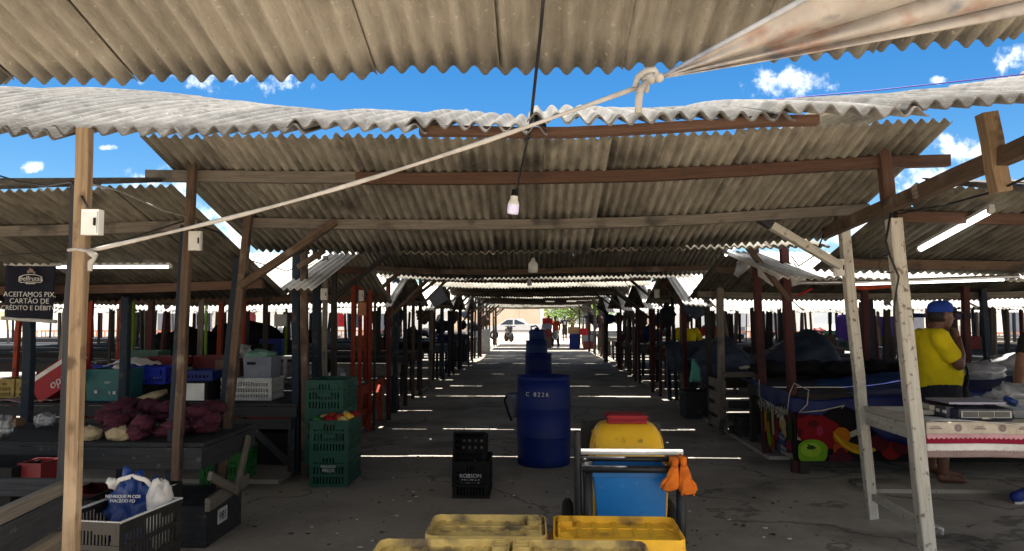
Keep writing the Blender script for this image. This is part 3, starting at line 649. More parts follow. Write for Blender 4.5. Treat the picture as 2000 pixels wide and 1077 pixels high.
# orange stall frame
for i, (px, py, ty) in enumerate(((688, 866, 545), (702, 855, 560), (712, 838, 580), (722, 842, 560))):
    a = G(px, py); post((a.x, a.y, 0), P(px + 2, ty, a.y + .02), .045, M['orange'], 'orange red post of the painted stall left of the aisle', 'orange posts of the painted stall', seg=4)
for (px, Y, t_, w_, mm) in ((40, 9.6, 585, .06, 'orange'), (168, 9.4, 580, .06, 'orange'), (180, 9.3, 580, .05, 'orange'), (240, 9.8, 575, .06, 'orange'), (435, 10.6, 560, .065, 'orange'), (478, 10.2, 560, .06, 'orange')):
    q = P(px, t_, Y); post((q.x - .05, Y, 0), q, w_, M[mm], 'orange red post standing among the left hand stalls', 'orange posts among the left hand stalls', seg=3)
for (px, Y) in ((395, 11.2), (404, 11.0), (262, 9.9), (560, 13)):
    q = P(px, 590, Y); post((q.x, Y, .2), q, .036, M['lime'], 'lime green painted pole among the left hand stalls', 'lime green poles', seg=3)
# pairs along the aisle edges: every gable end has posts with knee braces
k2 = 0
for (k, ye, ze, yr, zr, yb, zb, gpz) in AIS:
    for s_ in (-1, 1):
        for j, Y in enumerate((ye + .45, ye + 1.35, yr + .2, yb - .9, yb - .3)):
            if Y < 9 and s_ < 0 or Y < 11.5 and s_ > 0: continue
            x = s_ * (2.32 + R.uniform(-.08, .22)) + (.12 if s_ > 0 else 0); top = min(2.4, zb + .2 + .25 * (yb - Y) if Y > yr else zr - .28 * (yr - Y) - .06)
            br = []
            if j in (0, 2, 4): br = [((x, Y, top - .62), (x - s_ * R.uniform(.5, .8), Y + .02, top - .03), .05, R.choice([M['brown'], M['grey'], M['dark'], M['bluepaint'] if k == 3 else M['brown']]))]
            post((x + R.uniform(-.05, .05), Y, 0), (x, Y, top), R.uniform(.05, .09), R.choice([M['dark'], M['dark'], M['grey'], M['blue'], M['brown'], M['maroon']]),
                 'dark roof post lining the %s edge of the aisle in the distance' % ('left' if s_ < 0 else 'right'), 'roof posts lining the %s edge of the aisle' % ('left' if s_ < 0 else 'right'), braces=br, seg=2)
# forest of stall posts in the blocks either side; one simple post, copied
def proto_post(m):
    bb = B(); bb.beam((0, 0, 0), (0, 0, 1), .07, ch=0, seg=3, wob=.006); o = bb.build('timber_post', m); return o
protos = [proto_post(M[q]) for q in ('dark', 'dark', 'blue', 'grey', 'maroon', 'dark')]
used = set()
def scatter(px0, px1, Y0, Y1, n, side):
    for _ in range(n):
        Y = R.uniform(Y0, Y1); px = R.uniform(px0, px1); x = (px - 1048) / 1444 * Y
        if abs(x) < 2.75: continue
        p = R.choice(protos)
        if p in used: o = p.copy(); col.objects.link(o)
        else: o = p; used.add(p)
        o.location = (x, Y, 0); h = R.uniform(1.72, 1.95) if side else 1.8
        o.scale = (R.uniform(.6, 1.15), R.uniform(.6, 1.1), h); o.rotation_euler = (R.uniform(-.03, .03), R.gauss(0, .035), R.uniform(-.3, .3))
        tag(o, 'slim dark stall post standing far back %s of the aisle' % ('left' if side < 0 else 'right'), 'post', 'stall posts far back %s of the aisle' % ('left' if side < 0 else 'right'))
scatter(0, 960, 12.5, 31, 112, -1); scatter(0, 700, 9.5, 14, 14, -1)
scatter(1130, 2000, 13, 31, 112, 1); scatter(1400, 2000, 10, 15, 16, 1)
for (px, Y, tx) in ((1888, 9.2, 1884), (1935, 10, 1918), (1690, 9.6, 1688)):
    q = P(tx, 560, Y); post((P(px, 700, Y).x, Y, 0), q, .075, M['maroon' if px != 1935 else 'blue'], {1888: 'maroon post rising behind the man in the yellow shirt', 1935: 'leaning blue grey post right of the man in yellow', 1690: 'maroon post between the two white posts'}[px], seg=3)
# ------------------------------------------------------------------ crates
def crate_bm(L, W, H, n=9, nw=6, t=.012, rails=(0, .33, .66, 1), panel=True, floor=True, solidtop=.2):
    b = B()
    for sx in (-1, 1):
        for sy in (-1, 1):
            b.box((sx * (L / 2 - .02), sy * (W / 2 - t / 2), H / 2), (.04, t, H)); b.box((sx * (L / 2 - t / 2), sy * (W / 2 - .02 - t / 2), H / 2), (t, .04 - t, H))
    for sy in (-1, 1):
        y = sy * (W / 2 - t / 2)
        for r in rails: b.box((0, y + sy * .002, .012 + r * (H - .024)), (L + .006, t + .004, .024 if r not in (0, 1) else .03))
        for i in range(n):
            x = -L / 2 + .05 + (L - .1) * (i + .5) / n; b.box((x, y, H / 2), ((L - .1) / n * .5, t * .8, H - .03))
        # hand hole band: two solid pieces either side of a grip opening
        h = H * solidtop
        for sx in (-1, 1): b.box((sx * L * .3, y + sy * .001, H - h * .5 - .02), (L * .3, t, h))
        b.box((0, y + sy * .001, H - .022), (L * .5, t * 1.2, .03))
        if panel: b.box((0, y + sy * .004, H * .56), (L * .34, t, H * .17))
    for sx in (-1, 1):
        x = sx * (L / 2 - t / 2)
        for r in rails: b.box((x + sx * .002, 0, .012 + r * (H - .024)), (t + .004, W, .022))
        for i in range(nw):
            y = -W / 2 + .05 + (W - .1) * (i + .5) / nw; b.box((x, y, H / 2), (t * .8, (W - .1) / nw * .5, H - .03))
        h = H * solidtop
        for sy in (-1, 1): b.box((x + sx * .001, sy * W * .3, H - h * .5 - .02), (t, W * .25, h))
    if floor:
        for i in range(7): b.box((0, -W / 2 + W * (i + .5) / 7, .012), (L - .03, W / 7 * .6, .012))
        for i in range(5): b.box((-L / 2 + L * (i + .5) / 5, 0, .011), (.03, W - .03, .012))
    return b
def crate(name, loc, L, W, H, m, label, cat='crate', group=None, rz=0, tilt=None, text=None, tsize=.04, textm=None, lines=1.0, **kw):
    t = thing(name, loc, label, cat, group, rz)
    ORG[t.name] = Vector((0, 0, 0))
    if tilt: t.rotation_euler = tilt
    b = crate_bm(L, W, H, **kw); b.build('crate_body', m, t)
    if text:
        text_mesh(text, tsize, (0, -W / 2 - .009, H * .56 + (tsize * .1 if '\n' in text else -tsize * .3)), (PI / 2, 0, 0), 'lettering', textm or M['print'], t)
    return t
def pbox(name, loc, L, W, H, m, label, cat='box', group=None, rz=0, flaps=False, lid=None, taper=1.0, parts=None):
    """plain walled box with real thickness, open or with a lid"""
    t = thing(name, loc, label, cat, group, rz); ORG[t.name] = Vector((0, 0, 0))
    b = B(); th = .012
    for sx, sy in ((0, -1), (0, 1), (-1, 0), (1, 0)):
        if sy:
            vs = [(-L / 2 * taper, sy * W / 2 * taper, 0), (L / 2 * taper, sy * W / 2 * taper, 0), (L / 2, sy * W / 2, H), (-L / 2, sy * W / 2, H)]
            b.poly(vs, (0, -sy * th, 0))
        else:
            vs = [(sx * L / 2 * taper, (-W / 2 + th) * taper, 0), (sx * L / 2 * taper, (W / 2 - th) * taper, 0), (sx * L / 2, W / 2 - th, H), (sx * L / 2, -W / 2 + th, H)]
            b.poly(vs, (-sx * th, 0, 0))
    b.box((0, 0, .008), (L * taper - .03, W * taper - .03, .012))
    b.build('box_body', m, t)
    if flaps:
        b = B(); b.poly([(-L / 2, -W / 2, H), (L / 2, -W / 2, H), (L / 2, -W * .05, H + .012), (-L / 2, -W * .05, H + .012)], (0, 0, .006)); b.poly([(-L / 2, W / 2, H), (-L / 2, W * .02, H + .016), (L / 2, W * .02, H + .016), (L / 2, W / 2, H)], (0, 0, .006)); b.build('flaps', m, t)
    if lid: b = B(); b.box((0, 0, H + .016), (L + .02, W + .02, .03)); b.build('lid', lid, t)
    return t
def blob(name, c, r, m, label, cat, group=None, amp=.3, fr=2.2, seed=0, mt=None, n=20, k=12):
    b = B(); b.ell((0, 0, 0), r, n, k, mt, amp, fr, seed)
    zmin = min(v.z for v in b.v)
    return solo_at(b, name, m, (c[0], c[1], c[2] - zmin), label, cat, group)
def solo_at(b, name, m, at, label, cat, group=None):
    o = b.build(name, m); o.location = at; ORG[o.name] = Vector(at); return tag(o, label, cat, group)

# black crates in the aisle
a = G(919, 974)
crate('fruit_crate', (a.x, a.y + .24, 0), .315, .48, .31, M['black'], 'upright black crate on the aisle floor lettered ROBSON FRUTAS', text='ROBSON\nFRUTAS', tsize=.047, n=8, group='black crates in the aisle')
t = crate('fruit_crate', (a.x - .01, a.y + .30, .235), .27, .42, .30, M['black'], 'black crate tipped up on end inside the upright black crate', tilt=(math.radians(78), 0, math.radians(-2)), n=7, group='black crates in the aisle')
t.location.z = .29
# green crates at left
a = G(640, 951)
gx, gy = a.x, a.y + .27
for z, lb, tx in ((0, 'dark green crate at the foot of the stack, lettered MELHOR PRECO', 'MELHOR\nPREÇO'), (.30, 'dark green crate of mangoes on top of the lettered green crate', None)):
    t = crate('fruit_crate', (gx, gy, z), .36, .54, .30, M['green'], lb, rz=.02, text=tx, tsize=.036, n=9, group='green crates left of the aisle')
mg = [(.06, -.1, 'shirto'), (-.05, -.14, 'red'), (.1, -.18, 'yel_old'), (-.11, -.05, 'yel_old'), (.02, .02, 'red'), (.12, .0, 'yel'), (-.08, .12, 'shirto'), (.05, .17, 'yel_old'), (-.12, -.2, 'green2'), (.0, -.21, 'red'), (.13, .16, 'red')]
for i, (dx, dy, mm) in enumerate(mg):
    b = B(); b.ell((0, 0, 0), (.065, .05, .047), 14, 9, Matrix.Rotation(R.uniform(0, 3), 3, 'Z') @ Matrix.Rotation(.4, 3, 'Y'), .12, 1.5, i); solo_at(b, 'mango', M[mm], (gx + dx, gy + dy, .585 + R.uniform(-.01, .012)), 'ripe mango heaped in the green crate', 'mango', 'mangoes in the green crate')
q = P(634, 818, 7.25)
for z in (-.01, .29, .59):
    lb = {-.01: 'lowest dark green crate of the stack behind the mango crate', .29: 'middle dark green crate of the stack behind the mango crate', .59: 'empty dark green crate standing highest behind the mango crate'}[z]
    crate('fruit_crate', (q.x, q.y + .25, z + .045), .38, .5, .30, M['green'], lb, rz=-.03, n=9, group='green crates left of the aisle')
a = G(452, 962, .0)
crate('fruit_crate', (P(452, 900, 6.75).x - .1, 6.95, 0), .36, .54, .33, M['green2'], 'leaf green crate behind the leaning brown post', rz=.1)
# big dark crate at the left front, on another one
for z, lb in ((.02, 'dark worn crate under the open crate at the left front'), (.335, 'open dark worn crate with rim painted sunlit pale at the left front holding a cloth bag')):
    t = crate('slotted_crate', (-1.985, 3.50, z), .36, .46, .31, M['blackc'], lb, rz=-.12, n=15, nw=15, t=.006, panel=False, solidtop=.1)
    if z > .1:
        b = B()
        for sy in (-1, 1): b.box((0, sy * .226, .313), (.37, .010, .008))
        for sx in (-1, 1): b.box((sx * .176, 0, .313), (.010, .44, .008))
        b.build('rim', M['whitep'], t)  # pale strips stand in for sunlight on the crate edge
t = thing('cloth_bag', (-1.98, 3.66, .36), 'blue and white printed cloth bag stuffed into the dark crate', 'bag')
b = B(); b.ell((-1.99, 3.66, .57), (.115, .09, .185), 40, 26, None, .62, 3.6, 3); b.build('bag_body', M['drum2'], t)
b = B(); b.ell((-1.86, 3.66, .585), (.055, .095, .165), 18, 12, None, .4, 2.4, 8); b.build('white_side', M['cloth'], t)
b = B(); b.tube([(-2.08, 3.63, .71), (-2.05, 3.62, .755), (-1.98, 3.61, .775), (-1.92, 3.62, .755), (-1.89, 3.63, .72)], .012, 8); b.ell((-2.085, 3.62, .74), (.03, .02, .025), 10, 6, None, .5, 3, 1); b.build('hem', M['cloth'], t)
text_mesh('HENRIQUE M COS\nMACEDO FO', .021, (-1.99, 3.548, .685), (PI / 2 - .12, 0, 0), 'lettering', M['print'], t, ext=.002)

# ------------------------------------------------------------------ barrels
def barrel(x, y, r, h, m, label, text=None, rim=True):
    t = thing('plastic_barrel', (x, y, 0), label, 'barrel', 'blue barrels along the middle of the aisle')
    p = [(0, 0), (r * .93, 0), (r * .97, .02), (r * .985, h * .1), (r * .99, h * .30), (r * 1.0, h * .315), (r * 1.015, h * .325), (r * 1.0, h * .335), (r, h * .5), (r * 1.0, h * .635), (r * 1.02, h * .65), (r * 1.0, h * .665), (r * .985, h * .85), (r * .975, h * .955), (r * 1.01, h * .965), (r * 1.01, h), (r * .965, h), (r * .95, h * .95), (r * .95, .05), (0, .04)]
    b = B(); b.lathe(p, (x, y, 0), 44); b.build('drum', m, t)
    if text:
        d = Vector((0, 0, 0)) - Vector((x, y, 0)); a0 = math.atan2(-y, -x) - .62; rr = r * 1.0 + .001; o = None
        for i, ch in enumerate(text):
            if ch == ' ': continue
            an = a0 + i * .043 / rr
            text_mesh(ch, .062, (x + rr * math.cos(an), y + rr * math.sin(an), h * .79), (PI / 2, 0, an + PI / 2), 'lettering', M['print'], t)
    return t
barrel(.075, 8.0, .288, .93, M['drum'], 'large open blue barrel nearest in the aisle, marked C 8226', 'C 8226')
barrel(.035, 14.6, .262, .85, M['drum'], 'second blue barrel standing behind the marked one')
barrel(-.0, 19.8, .29, .94, M['drum2'], 'farthest blue barrel with a jug standing on it')
t = thing('water_jug', (.01, 19.8, .94), 'blue handled plastic jug standing on the farthest barrel', 'jug')
b = B(); b.lathe([(0, 0), (.2, 0), (.215, .03), (.215, .24), (.18, .29), (.06, .3), (.06, .34), (0, .34)], (.01, 19.8, .945), 24); b.build('jug_body', M['drum2'], t)
b = B(); b.tube([(-.14, 19.72, 1.22), (-.15, 19.72, 1.31), (-.02, 19.72, 1.34), (.04, 19.72, 1.27)], .022, 8); b.build('handle', M['drum2'], t)
t = thing('bucket', (-.33, 8.25, 0), 'small grey bucket hanging behind the nearest blue barrel', 'bucket')
b = B(); b.lathe([(0, .42), (.09, .42), (.115, .66), (.12, .67), (.105, .66), (.085, .44), (0, .44)], (-.22, 8.2, .05), 18); b.build('bucket_body', M['greyp'], t)
b = B(); b.tube([(-.33, 8.1, .70), (-.345, 8.02, .66), (-.31, 7.98, .55), (-.27, 7.99, .45)], .012, 6); b.build('handle', M['black'], t)

# ------------------------------------------------------------------ sweeper's hand cart
CY = 4.06
ca = P(1240, 888, CY)
t = thing('hand_cart', (ca.x, 4.5, 0), 'street sweeper hand cart of black tube with a yellow hooded bin', 'cart')
xl, xr = P(1136, 888, CY).x, P(1345, 888, CY).x; zt = ca.z
b = B()
b.tube([(xl, CY + .06, zt + .002), (xr - .02, CY + .06, zt + .002)], .016, 10); b.build('handle_bar', M['whitep'], t)  # white colour stands in for sunlight on the bar
b = B()
b.tube([(xl + .02, CY, zt - .045), (xl + .02, CY + .06, zt - .03), (xl + .03, CY + .5, zt - .14), (xl + .03, CY + .85, .28)], .017, 8)
b.tube([(xr - .03, CY, zt - .045), (xr - .03, CY + .06, zt - .03), (xr - .04, CY + .5, zt - .14), (xr - .04, CY + .85, .28)], .017, 8)
b.tube([(xl - .0, CY - .02, zt - .075), (xr, CY - .02, zt - .075)], .019, 10)
b.tube([(xl, CY + .03, zt - .03), (xr, CY + .03, zt - .03)], .014, 8)
for x in (xl + .03, xr - .04): b.tube([(x, CY + .02, .08), (x, CY + .02, zt - .04)], .03 if x < 0.5 else .026, 8); b.tube([(x, CY + .02, .12), (x, CY + .95, .12)], .02, 8)
for y in (CY + .05, CY + .5, CY + .95): b.tube([(xl + .03, y, .12), (xr - .04, y, .12)], .018, 8)
b.build('frame', M['tube'], t)
b = B(); q = P(1127, 842, CY); b.tube([(q.x, CY - .02, .1), (q.x, CY - .02, q.z)], .0175, 12, caps=False); b.tube([(q.x, CY - .02, .1), (q.x, CY - .02, q.z)], .013, 12, caps=False); b.lathe([(.013, 0), (.0175, 0)], (q.x, CY - .02, q.z), 12); b.build('broom_holder', M['tube'], t)
for sx, x in ((-1, xl - .03), (1, xr - .02)):
    b = B(); b.lathe([(.12, -.03), (.185, -.032), (.21, -.015), (.21, .015), (.185, .032), (.12, .03), (.12, -.03)], (x + sx * .02, 4.7, .21), 26, axis=Matrix.Rotation(PI / 2, 3, 'Y')); wh = b.build('wheel', M['tyre'], t)
    b = B(); b.lathe([(0, -.02), (.118, -.02), (.118, .02), (0, .02)], (x + sx * .02, 4.7, .21), 20, axis=Matrix.Rotation(PI / 2, 3, 'Y')); b.build('rim', M['steel'], wh)
# yellow hood: a rounded drum lying across the cart
y0, y1 = 4.42, 4.95
pl, pr = P(1153, 880, y0 + .1).x, P(1306, 880, y0 + .1).x; pz1 = P(1230, 823, 4.62).z; cx = (pl + pr) / 2; hw_ = (pr - pl) / 2
hcy, hcz, hry, hrz = 4.70, .56, .27, pz1 - .56
def hood(u, v):
    """superellipsoid: u round the axis, v from left to right end"""
    th = 2 * PI * u; s_ = (v - .5) * 2; e = 4.5
    sg = lambda t, p_: math.copysign(abs(t)**p_, t)
    q = math.sin(s_ * PI / 2); rad = max(1e-4, math.cos(s_ * PI / 2))**(2 / e)
    xx = sg(q, 2 / e)
    cy_, sz = sg(math.cos(th), .82), sg(math.sin(th), .82)
    return (cx + xx * hw_ * (1.0 - .06 * max(0, sz)), hcy - cy_ * hry * rad, hcz + sz * hrz * rad * (1 if sz > 0 else 1.3))
b = B(); b.grid(hood, 48, 40)
bin_ = b.build('bin', M['yel'], t)
b = B()
for vv in (.20, .80):
    b.tube([Vector(hood(u / 40, vv)) + (Vector(hood(u / 40, vv)) - Vector((cx, hcy, hcz))) * .008 for u in range(-2, 14)], .0045, 6)
b.build('seam', M['yel_new'], bin_)
zl = pz1
l0, l1 = P(1187, 815, 4.58).x, P(1264, 815, 4.58).x
b = B(); b.box(((l0 + l1) / 2, 4.68, zl + .012), (l1 - l0, .18, .045)); b.box(((l0 + l1) / 2, 4.585, zl + .03), (l1 - l0 + .01, .02, .018)); b.box(((l0 + l1) / 2, 4.586, zl + .002), (l1 - l0 - .03, .02, .014)); b.box(((l0 + l1) / 2, 4.68, zl + .037), (l1 - l0 - .02, .16, .010)); b.build('lid', M['red'], t)
b = B(); b.box((cx, y1 + .06, .55), ((pr - pl) * 1.12, .04, .62)); b.build('back_plate', M['tube'], t)
b = B(); b.tube([(l0, y0 + .1, zl + .03), (pl - .02, y1 + .03, zl - .06)], .003, 5); b.tube([(l1, y0 + .1, zl + .03), (pr + .02, y1 + .03, zl - .06)], .003, 5); b.build('cord', M['cable'], t)
b = B(); b.ell((xl + .085, CY + .2, .52), (.04, .07, .13), 14, 9); b.build('side_pouch', M['yel'], t)
# blue bin hung in the cart front
t = thing('waste_bin', (cx, 4.25, .1), 'bright blue open bin hung in the front of the hand cart', 'bin')
bl, br_ = P(1158, 925, CY + .03).x, P(1303, 925, CY + .03).x; bz = P(1200, 916, CY + .03).z; bcx = (bl + br_) / 2; bw = br_ - bl; yb = CY + .03
def frus(w0, d0, w1, d1, z0, z1, dx0=0):
    return [(bcx + dx0 - w0 / 2, yb + .03, z0), (bcx + dx0 + w0 / 2, yb + .03, z0), (bcx + dx0 + w0 / 2, yb + .03 + d0, z0), (bcx + dx0 - w0 / 2, yb + .03 + d0, z0), (bcx - w1 / 2, yb, z1), (bcx + w1 / 2, yb, z1), (bcx + w1 / 2, yb + d1, z1), (bcx - w1 / 2, yb + d1, z1)]
b = B(); b.add(frus(bw * .84, .26, bw * .985, .34, .13, bz - .0, .02), [(0, 1, 5, 4), (1, 2, 6, 5), (2, 3, 7, 6), (3, 0, 4, 7), (0, 3, 2, 1)]); b.build('bin_body', M['binblue'], t)
b = B()
for (c_, s_) in (((bcx, yb - .004, bz - .02), (bw + .02, .012, .045)), ((bcx, yb + .344, bz - .02), (bw + .02, .012, .045)), ((bcx - bw / 2 - .004, yb + .17, bz - .02), (.012, .335, .045)), ((bcx + bw / 2 + .004, yb + .17, bz - .02), (.012, .335, .045))): b.box(c_, s_)
b.box((bcx, yb - .006, bz + .004), (bw + .024, .02, .006)); b.build('rim', M['binblue'], t)
# handle stick lying across, lid edge behind
b = B(); b.tube([(xl + .04, CY + .16, zt - .055), (xr - .1, CY + .16, zt - .05)], .011, 8); solo(b, 'broom_stick', M['drum2'], 'blue broom stick lying across the hand cart handles', 'broom')
# orange gloves
def glove(px0, py0, px1, py1, lab, tw):
    a, c = P(px0, py0, CY - .045), P(px1, py1, CY - .075); t = thing('work_glove', (a.x, a.y, 0), lab, 'glove', 'orange gloves on the cart'); d = c - a; L = d.length
    b = B()
    def palm(u, v):
        s_ = u * 2 * PI; wd = (.012 + .019 * min(1, v * 1.3)) * (1.0 + .22 * math.sin(4 * s_ + v * 4)); x = a + d * v
        return x + Vector((math.cos(s_) * wd * (1 + .35 * v), math.sin(s_) * (.010 + .010 * v) - .004, .006 * math.sin(s_ * 2 + v * 8)))
    b.grid(palm, 22, 12, True); e = [Vector(palm(i / 22, 1)) for i in range(22)]; b.add(e, [tuple(range(22))])
    for i, fx in enumerate((-.026, -.009, .009, .026)):
        p = a + d * .86 + Vector((fx * .9, 0, 0)); b.tube([p, p + d * .15 + Vector((fx * .2, -.004, 0)), p + d * (.22 + .05 * math.sin(i * 2 + tw)) + Vector((fx * .3, .006, 0))], [.0095, .0095, .006], 8)
    p = a + d * .55 + Vector((.02 * tw, -.005, 0)); b.tube([p, p + d * .2 + Vector((.02 * tw, 0, 0)), p + d * .38 + Vector((.028 * tw, 0, 0))], [.011, .012, .006], 8)
    b.build('glove_body', M['glove'], t)
    b = B(); b.tube([a + Vector((-.012, .05, -.02)), a + Vector((-.01, .02, .022)), a + Vector((0, -.008, .018)), a + d * .15], [.018, .02, .02, .018], 8); b.build('cuff', M['glove'], t)
glove(1319, 905, 1307, 955, 'orange work glove hanging leftmost on the cart handle', -1)
glove(1334, 903, 1343, 962, 'orange work glove hanging rightmost on the cart handle', 1)

# ------------------------------------------------------------------ upturned yellow crates at the front
def upcrate(loc, L, W, H, m, label, rz, cells, group='upturned yellow crates'):
    t = thing('yellow_crate', loc, label, 'crate', group, rz); ORG[t.name] = Vector((0, 0, 0))
    b = B(); wt = .008; d = .034; rc = .045
    def ring(off, z):
        pts = []
        for (cx_, cy_, a0) in ((L / 2 - rc, W / 2 - rc, 0), (-L / 2 + rc, W / 2 - rc, PI / 2), (-L / 2 + rc, -W / 2 + rc, PI), (L / 2 - rc, -W / 2 + rc, 1.5 * PI)):
            for k in range(5):
                an = a0 + k * PI / 8; pts.append(Vector((cx_ + (rc + off) * math.cos(an), cy_ + (rc + off) * math.sin(an), z + .003 * mnoise.noise(Vector((cx_ * 9, cy_ * 9 + k, H * 7))))))
        return pts
    rings = [ring(.012, 0), ring(.0, H), ring(-wt, H + .001), ring(-wt, H - d)]; n = 20; vs = sum(rings, [])
    fs = [(k * n + i, k * n + (i + 1) % n, (k + 1) * n + (i + 1) % n, (k + 1) * n + i) for k in range(3) for i in range(n)]
    b.add(vs, fs, None, False)
    for z in (H * .35, H * .7):
        rr = ring(.012, z); r2 = ring(.012, z + .02); r3 = ring(-.002, z + .021); r4 = ring(-.002, z - .001); b.add(rr + r2 + r3 + r4, [(k * n + i, k * n + (i + 1) % n, ((k + 1) % 4) * n + (i + 1) % n, ((k + 1) % 4) * n + i) for k in range(4) for i in range(n)])
    # slotted floor: bars of a grid, long and cross ones
    zf = H - d; nb = 17
    for i in range(nb): 
        y = -W / 2 + W * (i + .5) / nb
        for (xa, xb_) in ((-L / 2 + .01, -L * .17), (-L * .15, L * .15), (L * .17, L / 2 - .01)): b.box(((xa + xb_) / 2, y, zf), (xb_ - xa, W / nb * R.uniform(.5, .72), .006))
    for x in (-L * .42, -L * .29, -L * .16, 0, L * .16, L * .29, L * .42): b.box((x, 0, zf + .0045), (.022, W - .02, .008))
    for y in (-W * .22, W * .22): b.box((0, y, zf + .005), (L - .02, .018, .009))
    b.box((0, 0, zf - .02), (L - .03, W - .03, .004))
    b.build('crate_body', m, t)
    b = B()
    for (sx, sy) in cells:
        cx_, cy_ = sx * (L / 2 - .055), sy * (W / 2 - .06)
        for dx in (-.03, .03): b.box((cx_ + dx, cy_, zf + .018), (.005, .085, .036))
        for dy in (-.04, 0.0, .04): b.box((cx_, cy_ + dy, zf + .017), (.06, .005, .034))
    # wavy inner ribs by the end wall
    for sx in sorted(set(c[0] for c in cells)):
        for off in (.028,):
            b.grid(lambda u, v: (sx * (L / 2 - off) + .005 * math.sin(u * 30), -W / 2 + .012 + (W - .024) * u, zf + .038 * v), 26, 1, True, thick=.004)
    b.build('corner_cells', m, t)
    return t
YC = 3.30
pa, pb = P(957, 1004, YC + .25), P(1198, 1004, YC + .25)
zc = P(1000, 1001, YC + .35).z - .28
upcrate((P(955, 1004, YC + .2).x, YC + .13, zc), .535, .36, .28, M['yel_old'], 'pale worn yellow crate upturned at the back left of the pile', .0, [(1, 1), (1, -1)])
upcrate((P(1199, 1004, YC + .2).x, YC + .11, zc), .565, .38, .28, M['yel_new'], 'bright yellow upturned crate at the back right of the pile', -.02, [(-1, 1), (-1, -1)])
zc2 = P(1000, 1049, 3.02).z - .28
for px_, sx, lb in ((868, 1, 'dusty worn yellow crate upturned at the front left of the pile'), (1128, -1, 'dusty worn yellow crate upturned at the front right of the pile')):
    upcrate((P(px_, 1060, 2.85).x, 2.80, zc2), .535, .38, .28, M['yel_old'], lb, .01 * sx, [(sx, 1), (sx, -1)])
zz = zc - .002
for (x, y, h, lb) in ((P(957, 1004, YC).x, YC + .11, zz, 'lower yellow crates carrying the back left crate'), (P(1197, 1004, YC).x, YC + .11, zz, 'lower yellow crates carrying the back right crate'), (P(868, 1060, 2.85).x, 2.78, zc2 - .002, 'lower yellow crates carrying the front left crate'), (P(1128, 1060, 2.85).x, 2.78, zc2 - .002, 'lower yellow crates carrying the front right crate')):
    crate('yellow_crate', (x, y, 0), .5, .34, h, M['yel_old'], lb.replace('crates', 'crate'), n=8)
# ------------------------------------------------------------------ stall tables
def table(x0, x1, y0, y1, z, m, label, group=None, top=None, apron=.11, lw=.06, legs=True, name='stall_table', rail=None):
    t = thing(name, ((x0 + x1) / 2, (y0 + y1) / 2, 0), label, 'table', group)
    b = B(); n = max(3, int((y1 - y0) / .17))
    for i in range(n):
        ya = y0 + (y1 - y0) * i / n; b.box(((x0 + x1) / 2, ya + (y1 - y0) / n / 2, z - .0125 + R.uniform(-.003, .003)), (x1 - x0, (y1 - y0) / n - .006, .025))
    b.build('table_top', top or m, t)
    b = B()
    b.beam((x0, y0 - .013, z - .025 - apron / 2), (x1, y0 - .013, z - .025 - apron / 2), .024, apron, ch=.05, seg=4, wob=.002)
    for x in (x0 + .013, x1 - .013): b.beam((x, y0 + .002, z - .03 - apron / 2), (x, y1, z - .03 - apron / 2), .024, apron, ch=.05)
    b.build('apron', m, t)
    if legs:
        for x in (x0 + .06, x1 - .06):
            for y in (y0 + .05, y1 - .06):
                b = B(); b.beam((x, y, 0), (x, y, z - .026), lw, ch=.06); b.build('leg', m, t)
    if rail is not None:
        b = B(); b.beam((x1 - .04, y0 + .05, rail), (x1 - .04, y1 - .05, rail), .03, .09); b.beam((x0 + .05, y0 + .02, rail), (x1 - .05, y0 + .02, rail), .03, .09); b.build('low_rail', m, t)
    return t
# bottom left: slatted stall counter whose side runs along the aisle
t = thing('slatted_counter', (-2.3, 2.4, 0), 'slatted wooden stall counter at the bottom left corner', 'counter')
p0, p1 = Vector((-1.70, 1.75, 0)), Vector((-1.865, 2.93, 0))
for za, h, m, nm in ((.885, .05, 'grey', 'top_rail'), (.795, .12, 'slate', 'side_board'), (.66, .105, 'board', 'slat'), (.535, .105, 'board', 'slat'), (.41, .105, 'board', 'slat'), (.285, .105, 'board', 'slat')):
    b = B(); dx = -.012 if nm == 'slat' else 0; b.beam(p0 + Vector((dx, 0, za)), p1 + Vector((dx, 0, za + R.uniform(-.006, .006))), .028, h, ch=.05, seg=5, wob=.0015); b.build(nm, M[m], t)
for q in (p0, p1 - Vector((0, .05, 0))): b = B(); b.beam(q + Vector((-.045, 0, 0)), q + Vector((-.045, 0, .87)), .05); b.build('leg', M['slate'], t)
b = B(); b.box((-2.35, 2.35, .70), (.95, 1.1, .02)); b.build('shelf', M['board'], t)
b = B(); b.beam((-2.85, 2.95, .87), (-1.88, 2.95, .87), .03, .07); b.build('back_rail', M['slate'], t)
q = thing('cardboard_sheet', (-2.3, 2.4, .712), 'brown cardboard sheet lying in the slatted counter', 'cardboard'); b = B(); b.grid(lambda u, v: (-2.75 + .85 * u, 1.9 + 1.0 * v, .735 + .01 * math.sin(u * 5)), 8, 4, True, thick=.008); b.build('sheet', M['card'], q)
